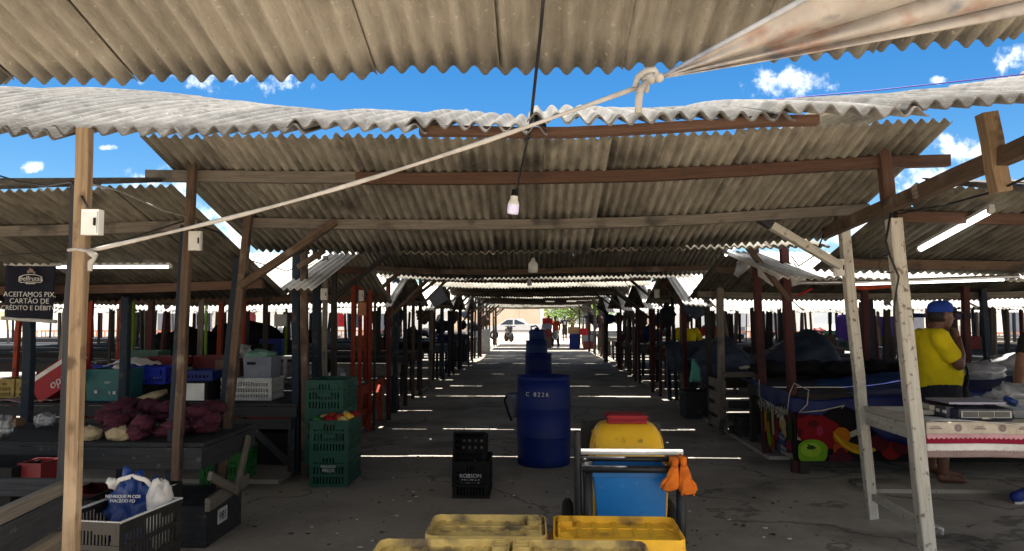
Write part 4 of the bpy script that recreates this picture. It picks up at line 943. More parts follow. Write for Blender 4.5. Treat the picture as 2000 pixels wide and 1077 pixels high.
# table with the sacks of sweet potatoes
Z1 = .72
t = table(-5.3, -2.20, 4.87, 5.78, Z1, M['slate'], 'dark painted stall table piled with magenta sacks left of the aisle', top=M['slate'], apron=.14, legs=False)
for y in (4.95, 5.7): b = B(); b.beam((-5.2, y, 0), (-5.2, y, .69), .06); b.build('leg', M['slate'], t)
b = B(); b.beam((-2.2, 4.95, .30), (-2.2, 5.62, .33), .035, .09, seg=3); b.build('low_rail', M['grey'], t)
b = B(); b.beam((-2.175, 4.92, .50), (-2.175, 5.36, .30), .028, .06); b.build('brace', M['grey'], t)
b = B(); b.beam((-2.165, 5.55, .66), (-2.165, 5.33, .28), .028, .055); b.build('brace', M['grey'], t)
sk = []
for i in range(34):
    px = R.uniform(215, 425); Y = R.uniform(4.98, 5.66); sk.append((px, Y))
for i, (px, Y) in enumerate(sorted(sk, key=lambda q: -q[1])):
    x = min(P(px, 850, Y).x, -2.32)
    b = B(); b.ell((0, 0, 0), (R.uniform(.075, .115), R.uniform(.06, .08), R.uniform(.045, .06)), 18, 11, Matrix.Rotation(R.uniform(-1.2, 1.2), 3, 'Z'), .5, 3.0, i)
    solo_at(b, 'potato_sack', M['sack'], (x, Y, Z1 + R.choice([.05, .05, .12, .12, .17 if 4.9 < Y - .25 else .1])), 'magenta net sack of sweet potatoes on the dark table', 'sack', 'magenta net sacks on the dark table')
for i, (px, Y) in enumerate(((175, 4.98), (234, 4.97))):
    b = B(); b.ell((0, 0, 0), (.085, .06, .05), 16, 10, Matrix.Rotation(.3 * i, 3, 'Z'), .5, 3, 20 + i); solo_at(b, 'cream_sack', M['sack2'], (P(px, 860, Y).x, Y, Z1 + .045), ('cream sack nearest the pale timber post' if i == 0 else 'cream sack lying between the magenta sacks'), 'sack')
blob('plastic_bag', (P(88, 835, 5.5).x, 5.5, Z1), (.075, .05, .045), M['mist'], 'crumpled white plastic bag on the dark table left of the pale post', 'plastic bag', amp=.9, seed=5)
blob('plastic_bag', (P(4, 850, 5.0).x, 5.0, Z1), (.06, .06, .07), M['mist'], 'milky plastic bag at the left edge of the picture', 'plastic bag', amp=.8, seed=6)
b = B(); b.box((P(25, 830, 5.6).x, 5.6, Z1 + .03), (.12, .1, .06)); solo(b, 'small_carton', M['card'], 'small brown carton at the back of the dark table', 'carton')
t = pbox('black_tub', (-3.35, 4.35, .28), .75, .4, .42, M['black'], 'black tub standing before the dark table at far left', 'tub')
t = pbox('black_tub', (-3.35, 4.35, 0), .6, .35, .27, M['blackc'], 'low worn black tub under the tall black tub', 'tub')
pbox('red_carton', (-2.93, 4.32, .71 - .14), .14, .18, .14, M['redbox'], 'small dull red carton in the black tub', 'carton')
t = pbox('plate_box', (-2.48, 5.3, 0), .5, .6, .25, M['slate'], 'dark box with a white number plate under the braced table', 'box', lid=M['slate'])
b = B(); b.box((.256, -.05, .16), (.006, .15, .10)); b.build('number_plate', M['print'], t)
text_mesh('981', .085, (.2605, -.05, .13), (PI / 2, 0, PI / 2), 'lettering', M['black'], t)
b = B(); b.box((P(170, 905, 4.95).x + .02, 5.2, .28), (.4, .3, .54)); 
crate('fruit_crate', (P(200, 905, 5.3).x, 5.4, 0), .5, .36, .30, M['redbox'], 'dark magenta crate under the dark table', n=8)
crate('fruit_crate', (-3.05, 4.93, 0), .5, .3, .31, M['blackc'], 'worn black crate behind the pale timber post', n=8)
crate('fruit_crate', (-2.16, 3.95, 0), .3, .46, .31, M['black'], 'black crate on the floor beside the open dark crate', n=8)
crate('fruit_crate', (-2.16, 3.95, .315), .3, .46, .31, M['black'], 'black crate stacked behind the pale timber post beside the bag', n=8)

# second left table with crates
Z2 = .70
t = table(-7.2, -2.36, 7.28, 9.0, Z2, M['slate'], 'long grey stall table carrying boxes and crates at left', top=M['slate'], apron=.10, lw=.07)
b = B(); b.beam((-6.5, 7.25, Z2 - .19), (-2.4, 7.25, Z2 - .19), .03, .10, seg=5, wob=.003); b.build('lower_board', M['slate'], t)
b = B(); b.beam((-2.86, 7.27, .52), (-2.44, 7.3, .12), .03, .07); b.build('brace', M['slate'], t)
q = P(475, 790, 8.0); t = thing('small_trestle', (q.x, 8.0, 0), 'small brown trestle under the long grey table', 'trestle')
b = B(); b.beam((q.x, 8, 0), (q.x, 8, .58), .06); b.build('leg', M['brown'], t); b = B(); b.beam((q.x - .22, 8, .55), (q.x + .03, 8, .62), .04, .06); b.build('arm', M['brown'], t)
def onpx(px, Y): return P(px, 700, Y).x
x = (onpx(430, 7.6) + onpx(535, 7.6)) / 2
crate('vegetable_crate', (x, 7.78, Z2), .53, .36, .225, M['offw'], 'off white slotted crate under the grey bin', n=16, nw=8, solidtop=.12, panel=False, rails=(0, .3, .6, 1), t=.016)
t = pbox('storage_bin', (onpx(502, 7.62), 7.78, Z2 + .227), .30, .30, .215, M['greyp'], 'grey bin holding a green film bag on the white crate', 'bin', taper=.93)
b = B(); b.box((-.06, -.157, .15), (.09, .006, .028)); b.build('hand_hole', M['black'], t)
blob('plastic_bag', (onpx(505, 7.7), 7.75, Z2 + .40), (.145, .11, .05), mat('green_film', (.12, .24, .19), (.07, .16, .12), .3, 9, bump=.7, bscale=18), 'green film bag bulging from the grey bin', 'plastic bag', amp=.5, seed=9)
blob('plastic_bag', (onpx(470, 7.9), 7.95, Z2 + .39), (.09, .09, .07), M['mist'], 'white plastic bag on the brown box beside the grey bin', 'plastic bag', amp=.7, seed=10)
pbox('carton', (onpx(440, 7.7), 7.9, Z2 + .227), .26, .28, .17, M['cardd'], 'closed dark brown carton on the white crate', 'carton', flaps=True)
t = pbox('cool_box', (onpx(384, 7.5), 7.62, Z2), .29, .36, .205, M['black'], 'black cool box with a white front panel on the long grey table', 'cool box')
b = B(); b.box((-.01, -.184, .10), (.255, .008, .17)); b.build('front_panel', M['whitep'], t)
crate('fruit_crate', (onpx(388, 7.55), 7.68, Z2 + .207), .33, .34, .10, M['drum'], 'shallow dark blue tray on the cool box', n=6, rails=(0, 1), panel=False)
t = pbox('teal_crate', (onpx(205, 7.4), 7.6, Z2), .41, .36, .325, M['teal'], 'solid teal crate with faint white print behind the pale post', 'crate', taper=.95)
text_mesh('▬▬', .03, (0, -.19, .2), (PI / 2, 0, 0), 'lettering', M['print'], t) if False else None
b = B()
for (dx, dz, w_, h_) in ((.03, .2, .06, .006), (.02, .188, .05, .005), (-.09, .1, .03, .03), (.05, .09, .01, .03), (.10, .09, .03, .03)): b.box((dx, -.186 , dz), (w_, .006, h_))
b.build('printed_mark', M['print'], t)
blob('cloth_bundle', (onpx(218, 7.4), 7.55, Z2 + .31), (.06, .08, .03), M['cloth'], 'bit of white cloth showing over the teal crate', 'cloth', amp=.5, seed=12)
pbox('black_tub', (onpx(230, 8.1), 8.15, Z2), 1.1, .4, .13, M['black'], 'long black tub under the long blue crate', 'tub')
t = crate('long_crate', (onpx(226, 8.0), 8.15, Z2 + .133), 1.18, .42, .175, M['crateblue'], 'long royal blue crate with white print on the long grey table', n=30, nw=8, panel=False, solidtop=.34, rails=(0, .45, 1))
text_mesh('EA 771-14', .045, (.18, -.222, .105), (PI / 2, 0, 0), 'lettering', M['print'], t)
b = B(); b.grid(lambda u, v: (onpx(212, 8.1) + .42 * u + .08 * v, 8.0 + .3 * v, Z2 + .325 + .09 * math.sin(u * 3) * (1 - abs(v - .5)) + .03 * mnoise.noise(Vector((u * 5, v * 5, 1)))), 18, 10, True, thick=.01); solo(b, 'folded_cloth', M['cloth'], 'folded white cloth lying over the long blue crate', 'cloth')
pbox('red_tray', (onpx(320, 8.4), 8.5, Z2 + .31), .42, .3, .09, M['redbox'], 'dark red tray behind the white cloth', 'tray')
pbox('red_tray', (onpx(412, 8.6), 8.8, Z2 + .2), .48, .3, .2, M['redbox'], 'dark red box behind the brown carton', 'box')
pbox('green_tub', (onpx(322, 9.2), 8.8, Z2 + .3), .4, .3, .16, mat('dark_green_plastic', (.012, .06, .04), (.008, .04, .028), .5, 8), 'dark green tub at the back of the long table', 'tub')
b = B(); b.tube([(onpx(270, 7.45), 7.45, Z2 + .02), (onpx(300, 7.5), 7.5, Z2 + .05), (onpx(328, 7.6), 7.6, Z2 + .09)], [.02, .045, .03], 10); solo(b, 'cassava_root', M['sack2'], 'pale root lying on the table edge below the blue crate', 'root')
b = B(); b.grid(lambda u, v: (onpx(238, 7.24) + .12 * u, 7.235 - .01 * math.sin(u * 8), Z2 + .01 - .12 * v * (1 - .3 * u) + .02 * math.sin(u * 9)), 10, 8, True, thick=.008); solo(b, 'white_rag', M['cloth'], 'white rag hanging from the edge of the long grey table', 'rag')
t = thing('ice_box', (onpx(105, 7.0), 7.35, Z2), 'red ice box with a white stripe lying tilted behind the pale post', 'ice box')
mtx = Matrix.Rotation(-math.radians(33), 3, 'Y'); c0 = Vector((onpx(112, 7.35), 7.45, Z2 + .235))
b = B(); b.box(c0, (.46, .32, .26), m=mtx); b.build('box_body', M['red'], t)
b = B(); b.box(c0 + mtx @ Vector((0, 0, .10)), (.464, .326, .04), m=mtx); b.build('stripe', M['cloth'], t)
text_mesh('Indaiá', .11, c0 + mtx @ Vector((.03, -.163, -.09)), mtx @ Matrix.Rotation(PI / 2, 3, 'X'), 'lettering', M['print'], t) if False else text_mesh('opu', .12, c0 + mtx @ Vector((.03, -.163, -.08)), mtx @ Matrix.Rotation(PI / 2, 3, 'X'), 'lettering', M['print'], t, shear=.25)
for i, px in enumerate((12, 48)):
    crate('woven_crate', (onpx(px, 7.7) + .02 * i, 7.85, Z2), .20, .3, .20, mat('straw_plastic', (.33, .24, .07), (.2, .14, .04), .7, 12), 'yellowish slotted crate %s the left edge of the picture' % ('at' if i == 0 else 'second from'), n=6, nw=5, panel=False)
b = B(); b.grid(lambda u, v: (onpx(-5, 7.3) + .6 * u, 7.27 + .25 * v, Z2 + .02 + .015 * math.sin(u * 9)), 12, 4, True, thick=.006); solo(b, 'paper_sheet', M['taupe'], 'pinkish paper spread on the long table below the red ice box', 'paper')
blob('cloth_bundle', (onpx(130, 9.2), 9.2, .8), (.16, .12, .09), M['mist'], 'pale bundle behind the red ice box', 'bundle', amp=.5, seed=31)
crate('fruit_crate', (onpx(395, 8.2), 8.3, 0), .5, .36, .30, M['yel_old'], 'yellow crate under the long grey table', n=12, panel=False) if False else None
t = pbox('black_tub', (onpx(532, 7.7), 7.9, 0), .44, .5, .36, M['black'], 'black plastic tub under the end of the long grey table', 'tub')
crate('fruit_crate', (onpx(396, 7.2), 7.05, .56), .28, .2, .08, M['yel'], 'small yellow crate behind the magenta sacks', n=7, nw=4, panel=False, rails=(0, .5, 1))
blob('yellow_rag', (onpx(412, 7.1), 7.0, .645), (.07, .05, .03), M['yel'], 'crumpled yellow rag over the small yellow crate', 'rag', amp=.9, seed=14)

# orange painted stall table and boards behind
t = table(-6.2, -2.30, 9.55, 11.2, .68, M['orange'], 'orange red painted stall table left of the aisle', top=M['slate'], apron=.12, lw=.06, rail=.28)
b = B(); b.beam((-2.28, 9.9, .1), (-2.28, 10.8, .6), .04, .06); b.build('brace', M['orange'], t)
table(-6.0, -2.35, 11.5, 12.8, .78, M['grey'], 'bare grey table behind the orange stall', apron=.14)
b = B(); b.grid(lambda u, v: (onpx(640, 9.7) + .45 * u, 9.6 + .3 * v, .70 + .03 * mnoise.noise(Vector((u * 8, v * 6, 2)))), 14, 6, True, thick=.01); solo(b, 'folded_cloth', M['cream'], 'cream cloth lying on the orange red table', 'cloth')
for px, Y, mm, lb in ((595, 9.9, 'mist', 'purple white plastic bag tied up on the orange red table'), (640, 10.2, 'black', 'black bag standing on the orange red table'), (660, 9.8, 'mist', 'small pale bag beside the black bag on the orange red table')):
    blob('plastic_bag', (onpx(px, Y), Y, .68), (.13, .1, .14 if mm == 'black' else .10), M[mm], lb, 'plastic bag', amp=.6, seed=px)
t = thing('white_stool', (onpx(575, 10.6), 10.6, .68), 'small white stool standing on the orange red table', 'stool')
b = B(); b.box((onpx(575, 10.6), 10.6, .98), (.34, .25, .04)); b.build('seat', M['offw'], t)
for dx in (-.13, .13): b = B(); b.beam((onpx(575, 10.6) + dx, 10.6, .68), (onpx(575, 10.6) + dx, 10.6, .96), .045); b.build('leg', M['offw'], t)
# dark bulk in the left block: covered goods
for (px, Y, rx, rz, lb) in ((365, 12, .62, .50, 'large black covered heap among the left stalls'), (480, 15.5, .8, .55, 'second dark covered heap further back among the left stalls')):
    blob('covered_heap', (onpx(px, Y), Y, .62), (rx, .5, rz * .75), M['heap'], lb, 'heap', amp=.25, seed=px)
# tables through both blocks
def farstalls(side, Y0, Y1, xs, mats, lab, grp):
    Y = Y0
    while Y < Y1:
        for (xa, xb) in xs:
            if abs((xa if abs(xa) < abs(xb) else xb)) > Y * .74: continue
            table(xa + R.uniform(-.15, .15), xb + R.uniform(-.1, .1), Y, Y + R.uniform(1.1, 1.5), R.uniform(.72, .84), M[R.choice(mats)], lab, grp, apron=R.uniform(.08, .16))
        Y += R.uniform(1.9, 2.0)
farstalls(-1, 13.4, 30, ((-7.2, -2.5), (-13.2, -8.2), (-19.5, -14.4)), ['dark', 'slate', 'grey', 'blue'], 'plain dark stall table far back left of the aisle', 'stall tables far back left of the aisle')
farstalls(1, 12.4, 30, ((2.75, 7.4), (8.4, 13.3), (14.2, 19.5)), ['dark', 'slate', 'grey', 'blue'], 'plain dark stall table far back right of the aisle', 'stall tables far back right of the aisle')
farstalls(1, 9.6, 12, ((4.4, 8.2),), ['grey', 'slate'], 'bare slate table behind the man in yellow', 'bare tables behind the man in yellow')
farstalls(-1, 31, 42, ((-5.5, -2.6),), ['dark', 'slate'], 'plain dark stall table far back left of the aisle', 'stall tables far back left of the aisle')
farstalls(1, 31, 42, ((2.7, 5.5),), ['dark', 'slate'], 'plain dark stall table far back right of the aisle', 'stall tables far back right of the aisle')
# odds and ends on the far tables
for i in range(46):
    s_ = R.choice((-1, 1)); Y = R.uniform(13.5, 29); x = s_ * R.uniform(2.9, min(13, Y * .6)); mm = R.choice(['black', 'black', 'greyp', 'redbox', 'card', 'green', 'tarpg', 'drum', 'cardd', 'mist'])
    hh = R.uniform(.15, .38)
    if R.random() < .5: pbox('goods_box', (x, Y, R.uniform(.79, .84)), R.uniform(.3, .6), .35, hh, M[mm], 'box of goods left on a far stall table', 'box', 'goods on the far stall tables', R.uniform(-.2, .2))
    else: blob('goods_bundle', (x, Y, .78), (R.uniform(.2, .45), .25, hh * .6), M[mm], 'bundle of goods left on a far stall table', 'bundle', 'goods on the far stall tables', amp=.5, seed=i)
# things hanging or standing along the aisle far off
for (px, py, Y, wd, h, mm, lb, nm) in ((940, 690, 32, .75, 1.05, 'offw', 'white panel standing at the far left edge of the aisle', 'panel'), (897, 690, 26, .6, .95, 'tarpg', 'grey cloth covered stack at the left aisle edge far off', 'stack'), (1122, 682, 37, .5, .75, 'drum', 'blue tub with a brown carton at the far right of the aisle', 'tub'), (1150, 682, 36.5, .55, .40, 'redbox', 'dark red crate low at the far right of the aisle', 'crate')):
    pbox(nm, (P(px, 660, Y).x, Y, 0), wd, .4, h, M[mm], lb, nm)
Yq = 37; pbox('carton', (P(1120, 660, Yq).x, Yq, .755), .55, .4, .34, M['card'], 'brown carton on the blue tub at the far right of the aisle', 'carton')
Yq = 36.5; pbox('crate', (P(1150, 660, Yq).x, Yq, .405), .52, .4, .30, M['greyp'], 'pale grey crate on the dark red one at the far right of the aisle', 'crate'); pbox('crate', (P(1142, 660, Yq).x, Yq, .71), .42, .4, .32, M['red'], 'red crate topmost at the far right of the aisle', 'crate')
for i, (z, mm, h) in enumerate(((0, 'cardd', .55), (.56, 'redbox', .4), (.97, 'greyp', .27), (1.25, 'red', .28))):
    pbox('crate', (P(1067, 640, 38).x + .02 * i, 38.4, z), .52, .4, h, M[mm], ['brown carton at the foot of the stack behind the barrels', 'dark red crate in the stack behind the barrels', 'grey crate in the stack behind the barrels', 'bright red crate on top of the stack behind the barrels'][i], 'crate')

# ------------------------------------------------------------------ right side: slatted box, bags, tarpaulins
t = thing('slatted_box', (2.75, 10.2, 0), 'dark slatted wooden box between posts right of the aisle', 'box')
b = B()
for z in (.12, .30, .48, .66): b.beam((2.47, 9.85, z), (2.45, 10.65, z), .02, .12, ch=.04)
b.build('side_slats', M['grey'], t)
b = B()
for z in (.10, .26, .42): b.beam((2.5, 9.82, z), (3.1, 9.82, z), .02, .10, ch=.04)
b.build('front_slats', M['slate'], t)
b = B(); b.box((2.78, 9.95, .80), (.62, .3, .05)); b.build('shelf', M['grey'], t)
for (x, y) in ((3.1, 9.82), (3.1, 10.65)): b = B(); b.beam((x, y, 0), (x, y, .78), .05); b.build('leg', M['grey'], t)
crate('fruit_crate', (2.82, 9.72, .0), .50, .30, .28, M['blackc'], 'worn dark crate at the foot of the slatted box', n=12, panel=False)
pbox('slate_chest', (P(1365, 760, 11.6).x, 11.8, 0), .42, .5, .38, M['slate'], 'dark slate chest below the mint coloured bag', 'chest', lid=M['slate'])
b = B(); b.grid(lambda u, v: (P(1350, 700, 11.2).x + .25 * u, 11.2 + .02 * math.sin(u * 6 + v * 4), .60 + .33 * v), 12, 8, True, thick=.05); solo(b, 'shopping_bag', M['mint'], 'mint green shopping bag hanging right of the aisle', 'bag')
table(2.45, 7.2, 10.75, 12.0, .72, M['dark'], 'dark table under the grey blue tarpaulin', apron=.14)
def mound(x0, x1, y0, y1, zf, skirt, m, label, nu=70, nv=24, sd=1.0):
    b = B()
    def fn(u, v):
        x = x0 + (x1 - x0) * u
        if v < .4:
            k = v / .4; y = y0 - .03 - .05 * (1 - k) * abs(math.sin(u * 23 + sd)); z = (zf(u, 0) - skirt * (1 - k)) + .02 * math.sin(u * 40) * (1 - k) * .6; y += .018 * math.sin(u * 31 + k * 3)
        else:
            k = (v - .4) / .6; y = y0 + (y1 - y0) * k; z = zf(u, k)
        n = mnoise.noise(Vector((x * 2.2 + sd, y * 2.2, z * 2))) * .06 + (.5 - abs(mnoise.noise(Vector((x * 3.1 + y * 2, y * 1.2 - x * .8, sd))))) * .10 + (.4 - abs(mnoise.noise(Vector((x * 8 + y * 3, y * 3, sd))))) * .03
        return (x, y, z + n)
    b.grid(fn, nu, nv, True, thick=.006); return solo(b, 'tarpaulin', m, label, 'tarpaulin')
zt = smooth_tab([(0, .93), (.18, 1.22), (.28, 1.25), (.42, .98), (.60, 1.08), (.80, 1.34), (.92, 1.36), (1, .95)])
mound(2.36, 4.45, 10.85, 11.9, lambda u, k: interp([(0, .80), (.3, .92), (1, 1)], k) * zt(u) * (1 - .25 * max(0, k - .6)), .26, M['tarpg'], 'grey blue tarpaulin over a heap of goods right of the aisle', sd=2)
mound(2.15, 3.0, 12.4, 13.3, lambda u, k: 1.0 + .12 * math.sin(k * 3), .35, M['tarpg'], 'smaller grey tarpaulin behind the mint coloured bag', nu=30, sd=5)
b = B(); b.grid(lambda u, v: (P(1455, 700, 10.4).x + .75 * u, 10.5 + .2 * v, .86 + .03 * mnoise.noise(Vector((u * 9, v * 4, 3)))), 20, 5, True, thick=.03); solo(b, 'folded_cloth', M['cream'], 'cream sheet edge showing below the grey blue tarpaulin', 'cloth')
table(3.0, 7.0, 9.75, 10.5, .84, M['dark'], 'dark table between the blue and the grey tarpaulins', apron=.2)
for i in range(9):
    blob('dark_bundle', (3.0 + .42 * i, 9.5 + .1 * (i % 2), .80), (.3, .2, .10), M['black'], 'black covered bundle in the row between the tarpaulins', 'bundle', 'black bundles between the tarpaulins', amp=.4, seed=i)

# fruit banner stall
F0 = Vector((2.56, 7.5, 0)); F1 = Vector((2.56, 8.55, 0)); FX = 7.6; zb_, ztp = .135, .70
t = table(2.60, FX, 7.54, 9.3, .78, M['dark'], 'low stall wrapped in fruit printed banners and blue tarpaulin', apron=.12, name='fruit_stall', lw=.09)
def printed(o, e1, e2, nrm, shapes, parent):
    """flat printed shapes laid on a banner: (material, [(u,v)...])"""
    for li, (mm, pts) in enumerate(shapes):
        b = B(); b.poly([o + e1 * u + e2 * v + nrm * (.0022 + .0011 * li) for u, v in pts], nrm * .0006); b.build('printed_fruit', mm, parent)
def disc(u, v, r, ry=None, a0=0, a1=2 * PI, n=26, lump=0, k=5):
    ry = ry or r; return [(u + r * (1 + lump * math.cos(k * (a0 + (a1 - a0) * i / n))) * math.cos(a0 + (a1 - a0) * i / n), v + ry * (1 + lump * math.cos(k * (a0 + (a1 - a0) * i / n))) * math.sin(a0 + (a1 - a0) * i / n)) for i in range(n + (0 if a1 - a0 > 6.28 else 1))]
def banana(u, v, L, w_, rot):
    pts = []
    for i in range(13): a = -1.0 + 2.0 * i / 12; pts.append((math.sin(a) * L, -math.cos(a) * L * .75))
    for i in range(13): a = 1.0 - 2.0 * i / 12; q = L - w_ * math.cos(a / 1.0 * PI / 2); pts.append((math.sin(a) * q, -math.cos(a) * q * .75 + .0))
    c, s_ = math.cos(rot), math.sin(rot); return [(u + x * c - y * s_, v + (x * s_ + y * c)) for x, y in pts]
def pm(n, c):
    c = tuple(x * .72 for x in c); return mat(n, c, tuple(x * .8 for x in c), .75, 14, spec=.12)
PR = dict(bg=pm('print_black', (.006, .005, .006)), red=pm('print_red', (.20, .006, .010)), dred=pm('print_dark_red', (.075, .004, .008)), org=pm('print_orange', (.42, .13, .005)), orr=pm('print_red_orange', (.33, .055, .006)), grn=pm('print_green', (.15, .34, .012)), lgr=pm('print_light_green', (.27, .45, .03)), yel=pm('print_yellow', (.52, .32, .01)), dy=pm('print_dark_yellow', (.38, .21, .01)), wht=pm('print_pale', (.38, .36, .26)), wine=pm('print_wine', (.06, .006, .016)), brn=pm('print_brown', (.03, .018, .012)), pine=pm('print_pine_green', (.03, .07, .015)), cream=pm('print_cream', (.5, .36, .13)), blue=pm('print_blue', (.04, .10, .28)), mag=pm('print_magenta', (.30, .02, .07)))
# front banner
e1, e2, nr = Vector((1, 0, 0)), Vector((0, 0, 1)), Vector((0, -1, 0)); o = Vector((2.57, 7.5, 0))
b = B(); b.box((2.57 + 2.5, 7.506, (zb_ + ztp) / 2), (5.0, .008, ztp - zb_)); fb = b.build('front_banner', PR['bg'], t)
S = [(PR['wht'], disc(.42, .62, .56, .30, PI * 1.07, PI * 1.93) + disc(.42, .62, .50, .245, PI * 1.93, PI * 1.07)),
     (PR['red'], disc(.34, .44, .175, .165, lump=.04, k=2)), (PR['red'], disc(.52, .40, .16, .15)), (PR['dred'], disc(.30, .50, .05, .035)), (PR['mag'], disc(.42, .43, .03, .05)),
     (PR['dred'], disc(.06, .62, .065)), (PR['red'], disc(.07, .50, .06)), (PR['dred'], disc(.16, .66, .07)), (PR['red'], disc(.27, .66, .075)), (PR['dred'], disc(.36, .63, .06)), (PR['dred'], disc(.02, .42, .05)),
     (PR['org'], disc(.80, .385, .085)), (PR['orr'], disc(.77, .265, .075)), (PR['dred'], disc(.78, .22, .05)), (PR['wine'], disc(.70, .17, .08, .05, lump=.12, k=7)), (PR['wine'], disc(.86, .17, .07, .045, lump=.12, k=6)),
     (PR['grn'], disc(.27, .205, .145, .115 if False else .10, 0, 2 * PI)), (PR['grn'], disc(.27, .25, .15, .10)), (PR['lgr'], disc(.24, .25, .10, .07)), (PR['pine'], disc(.25, .27, .045, .02)), (PR['bg'], [(.20, .30), (.215, .305), (.27, .275), (.265, .265)]),
     (PR['yel'], banana(1.02, .42, .26, .085, -.5)), (PR['dy'], banana(1.12, .43, .25, .07, -.25)), (PR['yel'], banana(1.17, .36, .20, .06, .1)),
     (PR['red'], disc(1.70, .25, .10, .09)), (PR['dred'], disc(1.5, .33, .09)), (PR['grn'], disc(1.78, .44, .10, .09)), (PR['pine'], disc(1.80, .49, .05, .02)), (PR['org'], banana(2.02, .50, .20, .08, .9)), (PR['orr'], disc(1.58, .46, .08)), (PR['dred'], disc(1.9, .3, .09)), (PR['org'], disc(2.2, .5, .08)),
     (PR['red'], disc(2.6, .35, .12)), (PR['grn'], disc(3.0, .3, .11)), (PR['yel'], banana(3.5, .5, .25, .08, 0)), (PR['org'], disc(4.0, .35, .1))]
def squeeze(pts):
    uc = sum(q[0] for q in pts) / len(pts); k = uc * .55 if uc < 1.3 else uc * .5 + .06
    return [(max(.01, q[0] - uc + k), q[1]) for q in pts]
S = [(m_, squeeze(pts)) for m_, pts in S]
S = [(m_, [(u, min(max(v, zb_ + .004), ztp - .004)) for u, v in pts]) for m_, pts in S]
printed(o, e1, e2, nr, S, fb)
# side banner, facing the aisle
o = Vector((2.555, 8.52, 0)); e1, nr = Vector((.012, -1.01, 0)), Vector((-1, 0, 0))
b = B(); b.box((2.562, 8.01, (zb_ + ztp) / 2), (.008, 1.02, ztp - zb_)); sbn = b.build('side_banner', PR['brn'], t)
S = [(PR['yel'], disc(.07, .40, .055, .12)), (PR['org'], disc(.05, .36, .04, .09)), (PR['pine'], [(.16, .40), (.13, .55), (.15, .53), (.155, .68), (.19, .55), (.20, .69), (.215, .54), (.25, .60), (.22, .40)]), (PR['dy'], disc(.19, .30, .055, .11)),
     (PR['cream'], [(.30, .50), (.32, .56), (.37, .56), (.40, .30), (.33, .26)]), (PR['red'], disc(.50, .41, .07, .06)), (PR['cream'], disc(.66, .45, .10, .07)), (PR['cream'], disc(.70, .36, .07, .06)), (PR['mag'], disc(.48, .31, .06, .05)), (PR['blue'], [(.56, .36), (.72, .34), (.72, .24), (.56, .25)]), (PR['wht'], [(.56, .32), (.72, .30), (.72, .285), (.56, .30)]), (PR['grn'], disc(.26, .22, .06, .08)), (PR['orr'], disc(.38, .20, .05, .10)), (PR['red'], disc(.06, .24, .05, .06)), (PR['blue'], [(.50, .24), (.60, .23), (.60, .15), (.50, .155)]), (PR['wht'], [(.62, .24), (.78, .22), (.78, .145), (.62, .145)]), (PR['blue'], [(.64, .20), (.76, .19), (.76, .17), (.64, .18)]), (PR['mag'], disc(.86, .26, .08, .05)), (PR['pine'], disc(.92, .42, .05, .12)), (PR['wht'], [(.78, .18), (.97, .20), (.99, .145), (.8, .142)])]
printed(o, e1, Vector((0, 0, 1)), nr, S, sbn)
b = B(); zz = []
for i in range(34): zz.append(o + e1 * (.14 + .022 * i) + Vector((-.006, 0, .62 + (.035 if i % 2 else -.03) * (1 + .5 * math.sin(i * 1.7)) - .02 * (i > 16))))
b.tube(zz, .006, 5); b.tube([o + e1 * u + Vector((-.006, 0, z)) for u, z in ((.42, .52), (.48, .56), (.52, .50), (.56, .55), (.60, .48), (.64, .53))], .006, 5); b.build('script_lettering', M['print'], sbn)
# blue tarpaulin over it
b = B()
def tz(x, y): return .80 + .05 * math.sin(x * 1.3 + 1) + .05 * mnoise.noise(Vector((x * 1.5, y * 1.5, 0))) + .06 * min(1, max(0, (x - 3) / 2))
lowf = smooth_tab([(2.5, .62), (2.8, .60), (2.95, .68), (3.15, .62), (3.30, .45), (3.45, .34), (3.9, .34), (4.05, .62), (4.3, .60), (5.2, .58), (8, .6)])
def tarpf(u, v):
    x = 2.50 + 5.1 * u
    if v < .35:
        k = v / .35; z = lowf(x) + (tz(x, 7.45) - lowf(x)) * k; y = 7.462 - .02 * (1 - k) + .015 * math.sin(x * 14) * (1 - k) * k
    else:
        k = (v - .35) / .65; y = 7.47 + 1.75 * k; z = tz(x, y) + .03 * k
    z += .012 * mnoise.noise(Vector((x * 7, y * 5, v * 3)))
    return (x, y, z)
b.grid(tarpf, 120, 26, True, thick=.005); solo(b, 'tarpaulin', M['tarp'], 'dark blue tarpaulin draped over the fruit banner stall', 'tarpaulin')
b = B(); b.grid(lambda u, v: (2.505 - .012 * math.sin(u * 17) * (1 - v), 7.46 + 1.1 * u, .64 + .03 * math.sin(u * 9) + (.17 - .03 * math.sin(u * 9)) * v), 26, 6, True, thick=.005); solo(b, 'tarpaulin', M['tarp'], 'blue tarpaulin flap hanging over the side banner of the fruit stall', 'tarpaulin')
t = thing('tie_cord', (2.5, 7.5, .6), 'thin pale tie cords knotted round the blue tarpaulin edge', 'cord')
for pts in ([(2.49, 8.42, .86), (2.485, 8.42, .72), (2.49, 8.35, .62)], [(2.49, 7.5, .62), (2.5, 7.46, .80), (2.56, 7.5, .90), (2.68, 7.44, .84), (2.66, 7.43, .70), (2.58, 7.43, .62)], [(2.6, 7.43, .62), (2.8, 7.43, .64), (3.02, 7.43, .69), (2.99, 7.43, .66)], [(2.485, 8.4, .67), (2.485, 8.1, .645), (2.485, 7.8, .62), (2.485, 7.6, .60)]): b = B(); b.tube(pts, .006, 5); b.build('cord', M['strap'], t)
b = B()
for i in range(16): yq = 8.45 - i * .06; b.tube([(2.482, yq, .64), (2.478, yq - .01, .58 - .03 * (i % 3))], .004, 4)
b.build('fringe', M['strap'], t)
